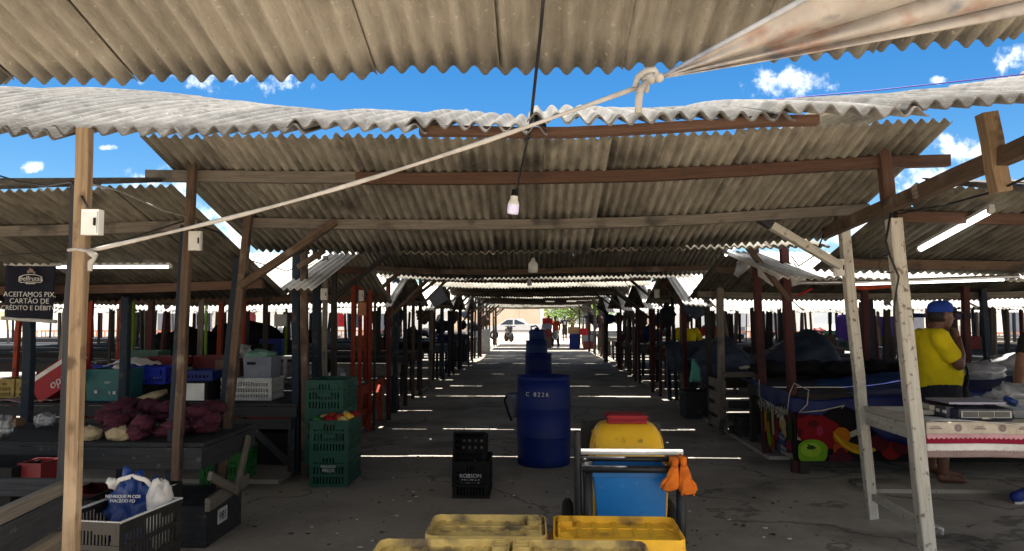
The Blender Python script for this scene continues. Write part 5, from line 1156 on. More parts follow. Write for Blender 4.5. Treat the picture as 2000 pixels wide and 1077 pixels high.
for i, (x, y, s_) in enumerate(((5.35, 8.4, .30), (4.75, 8.1, .22))):
    blob('plastic_bag', (x, y, .84), (s_, s_ * .7, s_ * .5), M['mist'], ['large clear plastic bag on the blue tarpaulin right of the man in yellow', 'small clear plastic bag on the blue tarpaulin beside the man in yellow'][i], 'plastic bag', amp=.5, seed=40 + i)

# ------------------------------------------------------------------ white table with the lace cloth
LX0, LX1, LY0, LY1, LZ = 2.52, 4.75, 4.92, 5.85, .865
t = thing('white_table', (3.5, 5.4, 0), 'white wooden table at right under the lace trimmed cloth', 'table')
b = B()
for i in range(5): b.box(((LX0 + LX1) / 2, LY0 + (LY1 - LY0) * (i + .5) / 5, LZ - .015), (LX1 - LX0, (LY1 - LY0) / 5 - .005, .028))
b.build('table_top', M['white'], t)
b = B(); b.beam((LX0 + .02, LY0, LZ - .085), (LX0 + .02, LY1, LZ - .085), .025, .10); b.beam((LX0, LY0 + .02, LZ - .085), (LX1, LY0 + .02, LZ - .085), .025, .10); b.beam((LX0, LY1, LZ - .085), (LX1, LY1, LZ - .085), .025, .1); b.build('apron', M['white'], t)
for (x, y) in ((3.62, 5.0), (4.7, 5.8), (4.7, 5.0)): b = B(); b.beam((x, y, 0), (x, y, LZ - .03), .055); b.build('leg', M['white'], t)
t = thing('lace_tablecloth', (3.5, 5.0, LZ), 'lace trimmed tablecloth with a dark red band on the white table', 'tablecloth')
def strip(z0, z1, dy, m, nm, scal=0, per=.045):
    b = B(); b.grid(lambda u, v: (LX0 - .012 + (LX1 - LX0 + .04) * u, LY0 - .018 - dy - .012 * math.sin(u * 21) * (1 - (z0 + (z1 - z0) * v - .62) / .26) , z0 + (z1 - z0) * v - (scal * abs(math.sin(PI * u * (LX1 - LX0) / per)) * (1 - v) if scal else 0) + .004 * math.sin(u * 13)), 260, 4, True, thick=.003); b.build(nm, m, t)
strip(.795, .878, .0, M['cream'], 'top_band'); strip(.735, .797, -.002, M['maroonc'], 'red_band'); strip(.782, .800, .004, M['pinkc'], 'pink_lace', .014, .03)
strip(.70, .74, .002, M['cloth'], 'white_lace', .008, .02); strip(.652, .705, -.004, M['taupe'], 'hem')
b = B(); b.grid(lambda u, v: (LX0 - .012 + (LX1 - LX0 + .04) * u, LY0 - .02 + (LY1 - LY0) * v, LZ + .006 + .003 * mnoise.noise(Vector((u * 16, v * 9, 0)))), 60, 24, True, thick=.003); b.build('cloth_top', M['cream'], t)
b = B()
for i in range(16):
    x = LX0 + .05 + i * .14
    if i % 2: 
        b.lathe([(.012, 0), (.02, .001), (.024, .0)], (x, LY0 - .023, .842), 12, axis=Matrix.Rotation(PI / 2, 3, 'X')); b.lathe([(.004, 0), (.009, .001), (.011, .0)], (x, LY0 - .023, .842), 10, axis=Matrix.Rotation(PI / 2, 3, 'X'))
    else: b.box((x, LY0 - .0225, .838), (.07, .003, .010)); b.box((x, LY0 - .0225, .85), (.045, .003, .006))
b.build('embroidery', M['taupe'], t)
b = B(); b.grid(lambda u, v: (LX0 + .02 + .55 * u, LY0 + .05 + .75 * v - .15 * u, LZ + .012 + .012 * math.sin(u * 4 + v * 6) - (.03 * (1 - u / .08) if u < .08 else 0)), 30, 20, True, thick=.003); solo(b, 'paper_sheet', M['whitep'], 'white paper sheet spread on the left end of the lace table', 'paper')
for i, (x, y, z, w_, d_) in enumerate(((2.80, 5.30, .02, .30, .20), (2.83, 5.28, .055, .26, .19), (3.02, 5.06, .02, .20, .12), (3.02, 5.07, .05, .19, .115))):
    b = B(); b.box((0, 0, .016), (w_, d_, .03)); o = solo_at(b, 'cheese_block', M['cheese'] if i > 1 else M['cream'], (x, y, LZ + z), ['lower wrapped cheese slab at the left of the lace table', 'upper wrapped cheese slab at the left of the lace table', 'lower pale cheese block right of the white post', 'upper pale cheese block right of the white post'][i], 'cheese'); o.rotation_euler.z = -.12 if i < 2 else .03
blob('plastic_bag', (3.12, 5.35, LZ + .01), (.17, .12, .055), M['mist'], 'clear plastic bag with red print behind the cheese blocks', 'plastic bag', amp=.6, seed=51)
b = B(); b.box((0, 0, .012), (.11, .04, .02)); o = solo_at(b, 'red_packet', M['red'], (3.02, 5.27, LZ + .07), 'small red printed packet on the clear bag', 'packet')
b = B(); b.box((0, 0, .012), (.09, .04, .02)); o = solo_at(b, 'red_packet', M['redbox'], (2.80, 5.36, LZ + .095), 'small dull red packet on the wrapped cheese', 'packet')
# scale
q0 = P(1858, 812, 5.0); t = thing('shop_scale', (3.30, 5.15, LZ + .012), 'dark electronic shop scale with three displays on the lace table', 'scale')
sx0, sx1 = P(1868, 812, 5.02).x, P(1974, 812, 5.02).x; scx, sw = (sx0 + sx1) / 2, sx1 - sx0
b = B(); b.poly([(scx - sw / 2, 5.0, LZ + .013), (scx - sw / 2, 4.99, LZ + .085), (scx - sw / 2, 5.34, LZ + .10), (scx - sw / 2, 5.36, LZ + .013)], (sw, 0, 0))
b.poly([(scx - sw / 2, 5.0, LZ + .013), (scx - sw / 2, 4.99, LZ + .08), (scx - sw / 2 - .05, 5.18, LZ + .08), (scx - sw / 2 - .05, 5.2, LZ + .02)], (0, .001, 0)); b.box((scx - sw / 2 - .02, 5.2, LZ + .055), (.05, .28, .075)); b.build('scale_body', M['scale_b'], t)
b = B(); b.box((scx - .02, 5.2, LZ + .118), (sw + .02, .30, .012)); b.box((scx - .02, 5.2, LZ + .106), (sw * .5, .15, .014)); b.build('weighing_pan', M['pan'], t)
b = B(); b.box((scx + .0, 4.992, LZ + .052), (sw * .92, .006, .045)); fp = b.build('front_plate', M['offw'], t)
for i in (-1, 0, 1): b = B(); b.box((scx + i * sw * .29, 4.987, LZ + .053), (sw * .265, .006, .034)); b.build('display', M['lcd'], fp)
for yy in (5.08, 5.16, 5.25): b = B(); b.box((scx - sw / 2 - .047, yy, LZ + .06), (.004, .04, .02)); b.build('sticker', M['print'], t)
t = pbox('plastic_tray', (P(1992, 800, 5.15).x + .05, 5.2, LZ + .012), .26, .2, .055, M['mist'], 'white plastic tray right of the shop scale', 'tray', taper=.85)
blob('plastic_bag', (P(1995, 780, 5.4).x, 5.42, LZ + .012), (.17, .13, .09), M['mist'], 'white plastic bag behind the shop scale at the right edge', 'plastic bag', amp=.7, seed=55)
b = B(); b.tube([(P(1962, 780, 5.36).x, 5.36, LZ + .12), (P(1985, 790, 5.3).x, 5.3, LZ + .09)], .022, 10); solo(b, 'blue_packet', M['drum2'], 'small blue packet lying on the plastic tray', 'packet')
b = B(); b.grid(lambda u, v: (3.18 + .65 * u, 5.50 + .2 * v, LZ + .03 + .02 * mnoise.noise(Vector((u * 7, v * 5, 8)))), 24, 8, True, thick=.02); solo(b, 'folded_cloth', M['cream'], 'crumpled cream cloth behind the shop scale', 'cloth')
b = B(); q = P(1808, 1026, 4.86); b.ell(q, (.06, .055, .035), 16, 10, None, .5, 3, 4); b.tube([q + Vector((.05, -.02, 0)), q + Vector((.085, -.03, -.015)), q + Vector((.08, -.03, -.05))], .014, 6); solo(b, 'tied_rag', M['mist'], 'greyish rag tied round the foot of the white front post', 'rag')

# bags, jackets and rolled covers hung from the posts along the aisle
for i in range(26):
    s_ = -1 if i % 2 else 1; Y = 11.5 + i * 1.02 + R.uniform(-.3, .3); x = s_ * (2.38 + R.uniform(-.05, .35)); h = R.uniform(.22, .5)
    b = B(); b.ell((0, 0, 0), (R.uniform(.10, .2), R.uniform(.07, .12), h * .5), 14, 10, None, .6, 2.6, i + 70)
    solo_at(b, 'hung_bundle', M[R.choice(['heap', 'black', 'tarpg', 'cardd', 'trous', 'tarp', 'greyp', 'shirtg'])], (x, Y, R.uniform(1.15, 1.75)), 'bundle hung on a post at the %s edge of the aisle' % ('left' if s_ < 0 else 'right'), 'bundle', 'bundles hung along the %s edge of the aisle' % ('left' if s_ < 0 else 'right'))
# ------------------------------------------------------------------ people: bodies fused into one surface by voxel remeshing
class Body(B):
    def cap(s, p0, r0, p1, r1, n=14, fx=1.0):
        p0, p1 = Vector(p0), Vector(p1); d = p1 - p0; L = d.length or 1e-5; d /= L
        a = d.cross(Vector((0, 1, 0)) if abs(d.y) < .9 else Vector((1, 0, 0))).normalized(); c = d.cross(a)
        vs, fs, rings = [], [], []
        for k in range(5): t = -PI / 2 + PI / 2 * k / 4; rings.append((p0 + d * r0 * math.sin(t), r0 * math.cos(t)))
        for k in range(1, 6): t = k / 5; rings.append((p0 + d * L * t, r0 + (r1 - r0) * t))
        for k in range(1, 5): t = PI / 2 * k / 4; rings.append((p1 + d * r1 * math.sin(t), r1 * math.cos(t)))
        for q, r in rings:
            r = max(r, 1e-4)
            for i in range(n): an = 2 * PI * i / n; vs.append(q + a * r * math.cos(an) + c * r * math.sin(an))
        m = len(rings)
        fs = [(k * n + i, k * n + (i + 1) % n, (k + 1) * n + (i + 1) % n, (k + 1) * n + i) for k in range(m - 1) for i in range(n)] + [tuple(reversed(range(n))), tuple((m - 1) * n + i for i in range(n))]
        return s.add(vs, fs, None, True)
    def loft(s, secs, n=22):
        """secs: (centre, half width x, half depth y, power)"""
        vs = []
        for c, rx, ry in secs:
            for i in range(n): an = 2 * PI * i / n; vs.append(Vector(c) + Vector((rx * math.cos(an), ry * math.sin(an), 0)))
        m = len(secs); fs = [(k * n + i, k * n + (i + 1) % n, (k + 1) * n + (i + 1) % n, (k + 1) * n + i) for k in range(m - 1) for i in range(n)] + [tuple(reversed(range(n))), tuple((m - 1) * n + i for i in range(n))]
        return s.add(vs, fs, None, True)
    def chain(s, pts, rs, n=14):
        for i in range(len(pts) - 1): s.cap(pts[i], rs[i], pts[i + 1], rs[i + 1], n)
        return s
    def fuse(s, name, m, parent, vox=.010, smooth=4, cut=None, xf=None):
        me = bpy.data.meshes.new(name); me.from_pydata(s.v, [], s.f); me.update()
        o = bpy.data.objects.new(name + '_tmp', me); col.objects.link(o)
        md = o.modifiers.new('r', 'REMESH'); md.mode = 'VOXEL'; md.voxel_size = vox; md.use_smooth_shade = True
        sm = o.modifiers.new('s', 'SMOOTH'); sm.iterations = smooth; sm.factor = .5
        dg = bpy.context.evaluated_depsgraph_get(); m2 = bpy.data.meshes.new_from_object(o.evaluated_get(dg)); bpy.data.objects.remove(o)
        if name in ('shirt', 'trousers'):
            nn = [v.normal.copy() for v in m2.vertices]
            for v, q in zip(m2.vertices, nn):
                c = v.co; v.co = c + q * ((.35 - abs(mnoise.noise(Vector((c.x * 7 + c.z * 4, c.y * 7, c.z * 9 - c.x * 5))))) * .016 + mnoise.noise(c * 22) * .002)
        if xf: m2.transform(xf)
        m2.materials.clear(); m2.materials.append(m); m2.polygons.foreach_set('use_smooth', [True] * len(m2.polygons))
        o = bpy.data.objects.new(name, m2); col.objects.link(o); o.parent = parent; return o
def hand(b, wrist, d, palm_n, curl=.5, side=1, s_=1.0):
    """palm, four unequal bent fingers and a thumb; d = pointing direction, palm_n = normal of the palm"""
    d = Vector(d).normalized(); pn = Vector(palm_n); pn = (pn - d * pn.dot(d)).normalized(); sd = d.cross(pn) * side; w0 = Vector(wrist)
    b.cap(w0, .026 * s_, w0 + d * .075 * s_ + sd * .012 * s_, .021 * s_, 10); b.cap(w0 + d * .02 * s_ - sd * .014 * s_, .022 * s_, w0 + d * .078 * s_ - sd * .022 * s_, .019 * s_, 10)
    for i, (off, L) in enumerate(((.032, .068), (.011, .078), (-.011, .073), (-.031, .058))):
        p = w0 + d * .085 * s_ + sd * off * s_; a1 = curl * .7; q = p + (d * math.cos(a1) + pn * math.sin(a1)) * L * .5 * s_; a2 = curl * 1.7; r = q + (d * math.cos(a2) + pn * math.sin(a2)) * L * .3 * s_; a3 = curl * 2.4; e = r + (d * math.cos(a3) + pn * math.sin(a3)) * L * .22 * s_
        b.chain([p, q, r, e], [.0105 * s_, .0098 * s_, .009 * s_, .0075 * s_], 8)
    p = w0 + d * .028 * s_ + sd * .034 * s_; q = p + (d * .65 + sd * .6 + pn * .3).normalized() * .04 * s_; e = q + (d * .9 + sd * .15 + pn * .35).normalized() * .032 * s_; b.chain([p, q, e], [.0135 * s_, .0115 * s_, .009 * s_], 8)
def head(b, c, r=.098, f=Vector((1, 0, 0)), detail=True):
    """skull, jaw, nose, brow, lips, ears; c = middle of the skull, facing f"""
    c = Vector(c); f = Vector(f).normalized(); up = Vector((0, 0, 1)); sd = up.cross(f); mt = Matrix((f, sd, up)).transposed()
    b.ell(c + f * .0 + up * .02, (r * 1.0, r * .80, r * 1.02), 20, 14, mt); b.ell(c + f * .022 - up * .04, (r * .76, r * .68, r * .92), 18, 12, mt); b.ell(c + f * .045 - up * .085, (r * .42, r * .42, r * .34), 14, 10, mt)
    if detail:
        b.cap(c + f * .092 + up * .008, .010, c + f * .113 - up * .028, .0155); b.ell(c + f * .103 - up * .033, (.015, .022, .011), 10, 8, mt); b.ell(c + f * .082 + up * .022, (.018, .058, .012), 14, 8, mt)
        b.ell(c + f * .087 - up * .058, (.017, .026, .0075), 12, 6, mt); b.ell(c + f * .084 - up * .071, (.016, .023, .008), 12, 6, mt)
        for s_ in (-1, 1): b.ell(c + sd * s_ * r * .82 - f * .008 - up * .012, (.018, .010, .031), 10, 8, mt); b.ell(c + f * .062 + sd * s_ * .040 - up * .025, (.024, .022, .022), 10, 8, mt)
def eyes(parent, c, f, xf=None, r=.098):
    c = Vector(c); f = Vector(f).normalized(); up = Vector((0, 0, 1)); sd = up.cross(f); mt = Matrix((f, sd, up)).transposed()
    for s_ in (-1, 1):
        b = B(); b.ell(c + f * .0785 + sd * s_ * .032 + up * .004, (.010, .014, .0075), 10, 8, mt); o = b.build('eye', M['hair'], parent, off=Vector((0, 0, 0)))
        if xf: o.data.transform(xf)
# --- man in the yellow shirt, behind the lace table, in profile facing right
MX, MY = 3.74, 7.12
t = thing('person', (MX, MY, .035), 'heavy man in yellow T-shirt and blue cap, hand at his chin', 'person')
FWD = Vector((1, 0, 0))
# local frame: x forward, y to the far side (his left), z up
hc = Vector((.075, .0, 1.535)); b = Body(); head(b, hc, .100, FWD)
b.cap((.0, 0, 1.37), .068, (.045, 0, 1.47), .064)
b.loft([((.02, 0, .84), .13, .12), ((.02, 0, 1.0), .14, .13), ((0, 0, 1.2), .11, .13), ((-.02, 0, 1.34), .075, .12)])
S1, EL, WR = Vector((-.035, -.175, 1.315)), Vector((.095, -.235, 1.085)), Vector((.165, -.10, 1.315))
b.chain([S1, (S1 + EL) / 2 + Vector((0, -.01, 0)), EL], [.066, .060, .049]); b.chain([EL, EL * .6 + WR * .4 + Vector((.006, -.012, 0)), WR], [.048, .047, .033])
hand(b, WR, (.0, .30, .95), (-.55, .75, -.2), .85, -1)
S2, E2, W2 = Vector((-.03, .195, 1.31)), Vector((.02, .25, 1.05)), Vector((.15, .12, .93))
b.chain([S2, E2], [.062, .047]); b.chain([E2, W2], [.047, .032]); hand(b, W2, (.7, -.7, -.1), (-.4, -.4, .5), .5, 1)
for s_ in (-1, 1):
    b.chain([(.0, s_ * .085, .80), (.012, s_ * .10, .48), (-.012, s_ * .11, .10)], [.072, .064, .046]); y = s_ * .11; fx = .0 if s_ < 0 else .10
    b.chain([(-.03 + fx, y, .05), (.05 + fx, y, .045), (.15 + fx, y, .028)], [.042, .04, .030]); 
    if fx: b.chain([(-.012, y, .12), (-.02 + fx, y, .06)], [.044, .042])
    for i in range(5): b.cap((.155 + fx, y + (i - 2) * .017, .022), .0125 if i != (4 if s_ < 0 else 0) else .015, (.188 + fx - .006 * abs(i - 2), y + (i - 2) * .018, .018), .010, 8)
b.fuse('body', M['skin'], t, .0085, 3)
eyes(t, hc, FWD)
b = Body(); b.ell(hc + Vector((-.028, 0, .0)), (.098, .088, .082), 18, 12); b.fuse('hair', M['hair'], t, .010, 2)
# shirt
b = Body()
b.loft([((.035, 0, .835), .165, .150), ((.045, 0, .88), .18, .165), ((.06, 0, .965), .20, .178), ((.05, 0, 1.06), .19, .18), ((.02, 0, 1.16), .16, .178), ((-.0, 0, 1.26), .135, .178), ((-.018, 0, 1.34), .108, .16), ((-.012, 0, 1.395), .082, .10), ((-.002, 0, 1.415), .074, .078)], 26)
for S_, E_ in ((S1, EL), (S2, E2)):
    d = E_ - S_; b.chain([S_ + Vector((.01, 0, .006)) - d * .06, S_ + d * .30, S_ + d * .60], [.082, .081, .079])
b.fuse('shirt', M['shirty'], t, .0105, 3)
# trousers, rolled below the knee
b = Body(); b.loft([((.03, 0, .72), .175, .185), ((.04, 0, .80), .18, .185), ((.045, 0, .90), .175, .178)], 24)
for s_ in (-1, 1): b.chain([(.01, s_ * .085, .73), (.012, s_ * .10, .48), (-.008, s_ * .11, .30)], [.118, .094, .080])
b.fuse('trousers', M['trous'], t, .012, 3)
# cap with its peak
cp = hc + Vector((-.005, 0, .045)); b = B()
b.lathe([(.112, -.012), (.1145, .0), (.112, .035), (.100, .068), (.07, .090), (.03, .099), (0, .101), (0, .094), (.03, .092), (.066, .083), (.094, .063), (.106, .034), (.1085, .0), (.106, -.01), (.112, -.012)], cp, 30, sy=.86, sx=1.02); b.ell(cp + Vector((0, 0, .101)), (.009, .009, .006), 10, 6); bc_ = b.build('cap', M['capb'], t, off=Vector((0, 0, 0)))
b = B(); b.grid(lambda u, v: (cp.x + .085 + (.125 * math.cos((u - .5) * 2.4)) * v + .02 * (1 - abs(u - .5) * 2) * (1 - v), (u - .5) * .165 * (1 - .12 * v), cp.z + .002 - .014 * v - .022 * (2 * (u - .5))**2), 18, 6, True, thick=.005); b.build('cap_peak', M['hair'], bc_, off=Vector((0, 0, 0)))
# dark shoulder bag on a strap at his belly
b = Body(); b.chain([(.215, -.12, .96), (.245, -.02, .90), (.235, .05, .84)], [.03, .05, .045]); b.cap((.235, -.05, .80), .05, (.225, .0, .95), .035); b.fuse('waist_bag', M['black'], t, .012, 3)
b = B(); b.tube([(-.03, -.125, 1.405), (.075, -.15, 1.30), (.155, -.15, 1.18), (.225, -.13, 1.04), (.235, -.12, .95)], .011, 8); b.build('bag_strap', M['black'], t, off=Vector((0, 0, 0)))
# --- second person at the right edge: arm and foot come into the picture
qf = G(1974, 985); t = thing('person', (qf.x + .345, qf.y + .17, 0), 'person in dark clothes at the right edge, bare arm and blue shoe showing', 'person')
b = Body(); hc = Vector((.10, .0, 1.56)); head(b, hc, .098, Vector((-.6, -.8, 0))); b.cap((.1, 0, 1.38), .06, (.1, 0, 1.48), .058)
b.loft([((.1, 0, .9), .16, .11), ((.1, 0, 1.15), .15, .11), ((.1, 0, 1.36), .13, .08)])
sh, el, wr = Vector((-.055, -.02, 1.35)), Vector((-.15, -.05, 1.11)), Vector((-.26, -.18, .94))
b.chain([sh, (sh + el) / 2, el], [.062, .058, .047]); b.chain([el, el * .6 + wr * .4, wr], [.047, .045, .031]); hand(b, wr, (-.3, -.6, -.5), (.3, .3, -.7), .5, 1)
sh2 = Vector((.285, -.02, 1.34)); b.chain([sh2, (.35, -.03, 1.08), (.32, -.15, .88)], [.06, .047, .03]); hand(b, (.32, -.15, .88), (-.1, -.4, -.8), (-.8, 0, .1), .5, -1)
for s_ in (-1, 1): b.chain([(.1 + s_ * .09, 0, .88), (.1 + s_ * .10, 0, .48), (.1 + s_ * .13, .02, .1)], [.085, .06, .045]); b.cap((.1 + s_ * .13, .02, .05), .035, (.1 + s_ * .16, -.12, .04), .03)
b.fuse('body', M['skin2'], t, .009, 3); eyes(t, hc, (-.6, -.8, 0))
b = Body(); b.ell(hc + Vector((.02, .025, .03)), (.10, .10, .09), 18, 12); b.fuse('hair', M['hair'], t, .011, 2)
b = Body(); b.loft([((.1, 0, .86), .175, .13), ((.1, 0, 1.1), .17, .128), ((.1, 0, 1.3), .165, .112), ((.1, 0, 1.40), .09, .07)]); b.chain([sh, sh * .65 + el * .35], [.075, .070]); b.chain([sh2, (.32, -.025, 1.2)], [.078, .07]); b.fuse('shirt', M['shirtk'], t, .011, 3)
b = Body(); b.loft([((.1, 0, .74), .165, .125), ((.1, 0, .92), .168, .125)])
for s_ in (-1, 1): b.chain([(.1 + s_ * .085, 0, .78), (.1 + s_ * .10, 0, .48), (.1 + s_ * .13, .02, .12)], [.105, .085, .066])
b.fuse('trousers', M['shirtk'], t, .012, 3)
for s_ in (-1, 1):
    dx = -.165 if s_ < 0 else .03
    b = Body(); b.chain([(.1 + s_ * .13, .04, .062), (.1 + s_ * .13 + dx * .6, -.04, .062), (.1 + s_ * .13 + dx * 1.6, -.15, .055)], [.05, .052, .044]); shoe = b.fuse('shoe', M['shoeb'], t, .010, 3)
    b = B(); p = [(.1 + s_ * .13 - .046, .085, .0), (.1 + s_ * .13 + .046, .085, .0), (.1 + s_ * .13 + dx + .055, -.08, 0), (.1 + s_ * .13 + dx * 1.6 + .03, -.19, 0), (.1 + s_ * .13 + dx * 1.6 - .03, -.19, 0), (.1 + s_ * .13 + dx - .05, -.08, 0)]; b.poly(p, (0, 0, .022)); b.build('sole', M['whitep'], shoe, off=Vector((0, 0, 0)))
# --- people far down the aisle and between the stalls
def walker(loc, rz, h, label, shirt, trous, arms=((-.24, .02, -.55), (.24, .02, -.55)), step=.0, skin='skin', hairm='hair', shorts=False, bulk=1.0):
    t = thing('person', loc, label, 'person'); k = h / 1.72; xf = Matrix.Rotation(rz, 4, 'Z') @ Matrix.Diagonal((k, k, k, 1))
    b = Body(); hc = Vector((0, .02, 1.60)); head(b, hc, .098, Vector((0, 1, 0)), True); b.cap((0, 0, 1.40), .058, (0, .01, 1.52), .055)
    b.loft([((0, 0, .9), .14 * bulk, .10 * bulk), ((0, 0, 1.1), .14 * bulk, .10 * bulk), ((0, 0, 1.36), .15, .09)])
    AA = []
    for s_, a in zip((-1, 1), arms):
        s0 = Vector((s_ * .185, 0, 1.38)); w_ = s0 + Vector(a) * 1.0; el = (s0 + w_) / 2 + Vector((s_ * .05, -.05, -.02)); AA.append((s0, el)); b.chain([s0, el, w_], [.055, .042, .030], 10); hand(b, w_, w_ - el, (-s_, 0, 0), .5, s_)
    for s_ in (-1, 1): b.chain([(s_ * .09, 0, .9), (s_ * .10, s_ * step * .5 + .02, .48), (s_ * .10, s_ * step, .08)], [.085, .06, .042], 10); b.cap((s_ * .10, s_ * step, .04), .036, (s_ * .11, s_ * step + .15, .03), .028, 10)
    b.fuse('body', M[skin], t, .013, 2, xf=xf)
    b = Body(); b.ell(hc + Vector((0, -.025, .03)), (.088, .088, .092), 16, 10); b.fuse('hair', M[hairm], t, .014, 2, xf=xf)
    b = Body(); b.loft([((0, 0, .84), .168 * bulk, .125 * bulk), ((0, 0, 1.1), .165 * bulk, .125 * bulk), ((0, 0, 1.34), .18, .11), ((0, 0, 1.43), .09, .07)])
    for s0, el in AA: b.chain([s0, s0 * .4 + el * .6], [.075, .068], 10)
    b.fuse('shirt', M[shirt], t, .015, 2, xf=xf)
    b = Body(); b.loft([((0, 0, .76), .155, .115), ((0, 0, .92), .158, .115)])
    for s_ in (-1, 1): b.chain([(s_ * .085, 0, .8), (s_ * .10, s_ * step * .5 + .02, .48)] + ([] if shorts else [(s_ * .10, s_ * step, .10)]), [.105, .088] + ([] if shorts else [.065]), 10)
    b.fuse('trousers', M[trous], t, .016, 2, xf=xf)
    return t
a = G(1085, 679); w1 = walker((a.x, a.y, 0), 2.6, 1.66, 'person in an orange patterned shirt walking with a white bag', 'shirto', 'shirtk', ((-.1, .1, -.5), (.16, .12, -.5)), .16, 'skin')
blob('plastic_bag', (a.x - .0, a.y - .28, .38), (.16, .12, .24), M['mist'], 'white plastic bag carried by the person in orange', 'plastic bag', amp=.35, seed=61)
a = G(1103, 668); walker((a.x, a.y, 0), .15, 1.70, 'person in a black numbered shirt and shorts seen from behind', 'shirtk', 'shirtk', ((-.2, .0, -.5), (.52, .12, -.12)), .05, shorts=True)
text_mesh('9', .3, (a.x + .0, a.y - .155, 1.1), (PI / 2, 0, 0), 'shirt_number', M['print'], bpy.data.objects[[o.name for o in col.objects if o.name.startswith('person')][-1]])
a = G(1076, 677); walker((a.x - .1, a.y + .9, 0), 2.9, 1.70, 'person in a grey shirt half hidden behind the orange shirt', 'shirtg', 'trous', step=.1)
walker((P(1341, 640, 14).x, 14.0, 0), .2, 1.62, 'person in a yellow shirt among the stalls right of the aisle', 'shirty', 'tarpg', ((-.15, .2, -.4), (.2, .2, -.4)), bulk=1.1)
walker((P(1392, 640, 16.5).x, 16.5, 0), 2.9, 1.64, 'person in a bright orange shirt behind the right hand stalls', 'shirto', 'shirtk')
walker((P(915, 640, 33).x, 33, 0), -1.2, 1.68, 'person in a white shirt standing at the left stalls far off', 'cloth', 'shirtk', ((-.1, .3, -.3), (.1, .3, -.3)))

# ------------------------------------------------------------------ hanging payment banner
Yb = 6.0
c00, c10, c11, c01 = P(9, 622, Yb), P(101, 628, Yb), P(110, 517, Yb), P(14, 516, Yb)
t = thing('payment_banner', ((c00.x + c10.x) / 2, Yb, c00.z), 'navy hanging banner announcing card payments at the left', 'banner')
b = B(); b.grid(lambda u, v: (c00.lerp(c10, u)).lerp(c01.lerp(c11, u), v) + Vector((0, -.012 * math.sin(u * 5 + v * 2), 0)), 16, 16, True, thick=.003); b.build('banner_sheet', M['navy'], t)
for p, q in ((c01, c11), (c00, c10)): d = (q - p).normalized(); b = B(); b.tube([p - d * .02, q + d * .04], .016, 10); b.build('rod', M['offw'], t)
e1 = (c11 - c01).normalized(); e2 = (c01 - c00).normalized(); rotm = Matrix((e1, e2, e1.cross(e2))).transposed()
def btxt(s_, px, py, size, sx=1): text_mesh(s_, size, P(px, py, Yb - .022), rotm, 'lettering', M['print'], t, sx=sx)
btxt('ACEITAMOS PIX,', 58, 580, .060); btxt('CARTÃO DE', 57, 593, .060); btxt('CRÉDITO E DÉBITO', 56.5, 606, .054)
btxt('Belfrutas', 60, 548.5, .055)
b = B(); q = lambda px, py: P(px, py, Yb - .02)
b.tube([q(38, 541), q(48, 537.5), q(60, 536.5), q(72, 537.5), q(82, 541), q(83, 549), q(80, 552), q(60, 551), q(41, 552), q(37, 549), q(38, 541)], .0035, 5); b.tube([q(51, 554), q(69, 554)], .005, 5); b.build('logo_frame', M['print'], t)
b = B()
for px, py, r in ((56, 531, .014), (62, 529, .016), (67, 533, .012), (59, 526, .010)): b.ell(q(px, py), (r, .004, r), 10, 6)
b.build('logo_fruit', M['taupe'], t)
b = B()
for px in (18, 105): b.tube([P(px, 515, Yb), P(px + 1, 488, Yb + .02)], .004, 5)
b.build('cord', M['cable'], t)
# lit tubes
def tubelamp(p, q, label, r=.016, fix=True):
    t = thing('tube_lamp', p.lerp(q, .5), label, 'lamp'); d = (q - p).normalized()
    b = B(); b.tube([p, q], r, 10); b.build('tube', M['lamp'], t)
    b = B(); b.beam(p + Vector((0, .0, .024)) - d * .03, q + Vector((0, 0, .024)) + d * .03, .035, .025); b.tube([p - d * .03, p], r * 1.05, 8); b.tube([q, q + d * .03], r * 1.05, 8); b.build('fixture', M['offw'], t)
tubelamp(P(112, 522, 6.05), P(330, 521.5, 6.05), 'lit white tube lamp under the left roof beside the payment banner', .013)
tubelamp(P(1798, 486, 5.75), P(1932, 413, 4.95), 'lit white tube lamp hanging under the right roof', .022)
tubelamp(P(1418, 498, 8.6), P(1446, 470, 8.0), 'small lit tube lamp under the roof right of the aisle', .018)
t = thing('metal_rail', P(1755, 550, 6.3), 'pale metal rail running under the right roof behind the white posts', 'rail')
b = B(); b.tube([P(1560, 553, 6.3), P(1700, 551, 6.25), P(1990, 540, 6.1)], .018, 10); b.build('rail', M['steel'], t)
b = B(); b.tube([P(1650, 556, 6.27), P(1960, 546, 6.12)], .012, 8); b.build('tube', M['lamp'], t)
# meter boxes on posts
def meter(px, py, Y, w_, h_, label):
    c = P(px, py, Y); t = thing('meter_box', c, label, 'meter box', 'white meter boxes on the posts')
    b = B(); b.box(c, (w_, .03, h_)); b.build('case', M['whitep'], t)
    b = B(); b.box(c + Vector((w_ * .05, -.017, -h_ * .02)), (w_ * .8, .008, h_ * .86)); b.build('cover', M['whitep'], t)
    b = B(); b.box(c + Vector((w_ * .36, -.023, 0)), (w_ * .1, .008, h_ * .3)); b.build('latch', M['black'], t)
meter(181, 435, 2.36, .058, .083, 'white meter box on the pale timber post')
meter(382, 471, 4.72, .08, .125, 'white meter box on the weathered brown post')
meter(633, 575, 8.2, .07, .13, 'white meter box on the thick blue post')
meter(706, 578, 9.5, .06, .14, 'white meter box on the orange posts')
meter(1638, 523, 5.72, .075, .13, 'white meter box on the white back post')
meter(1283, 574, 13, .09, .15, 'white meter box on a dark post right of the aisle')
b = B(); c = P(707, 604, 9.5); b.box(c, (.10, .06, .17)); solo(b, 'posted_notice', mat('faded_notice', (.36, .09, .05), (.3, .2, .1), .8, 30), 'faded reddish notice on the orange posts', 'notice')
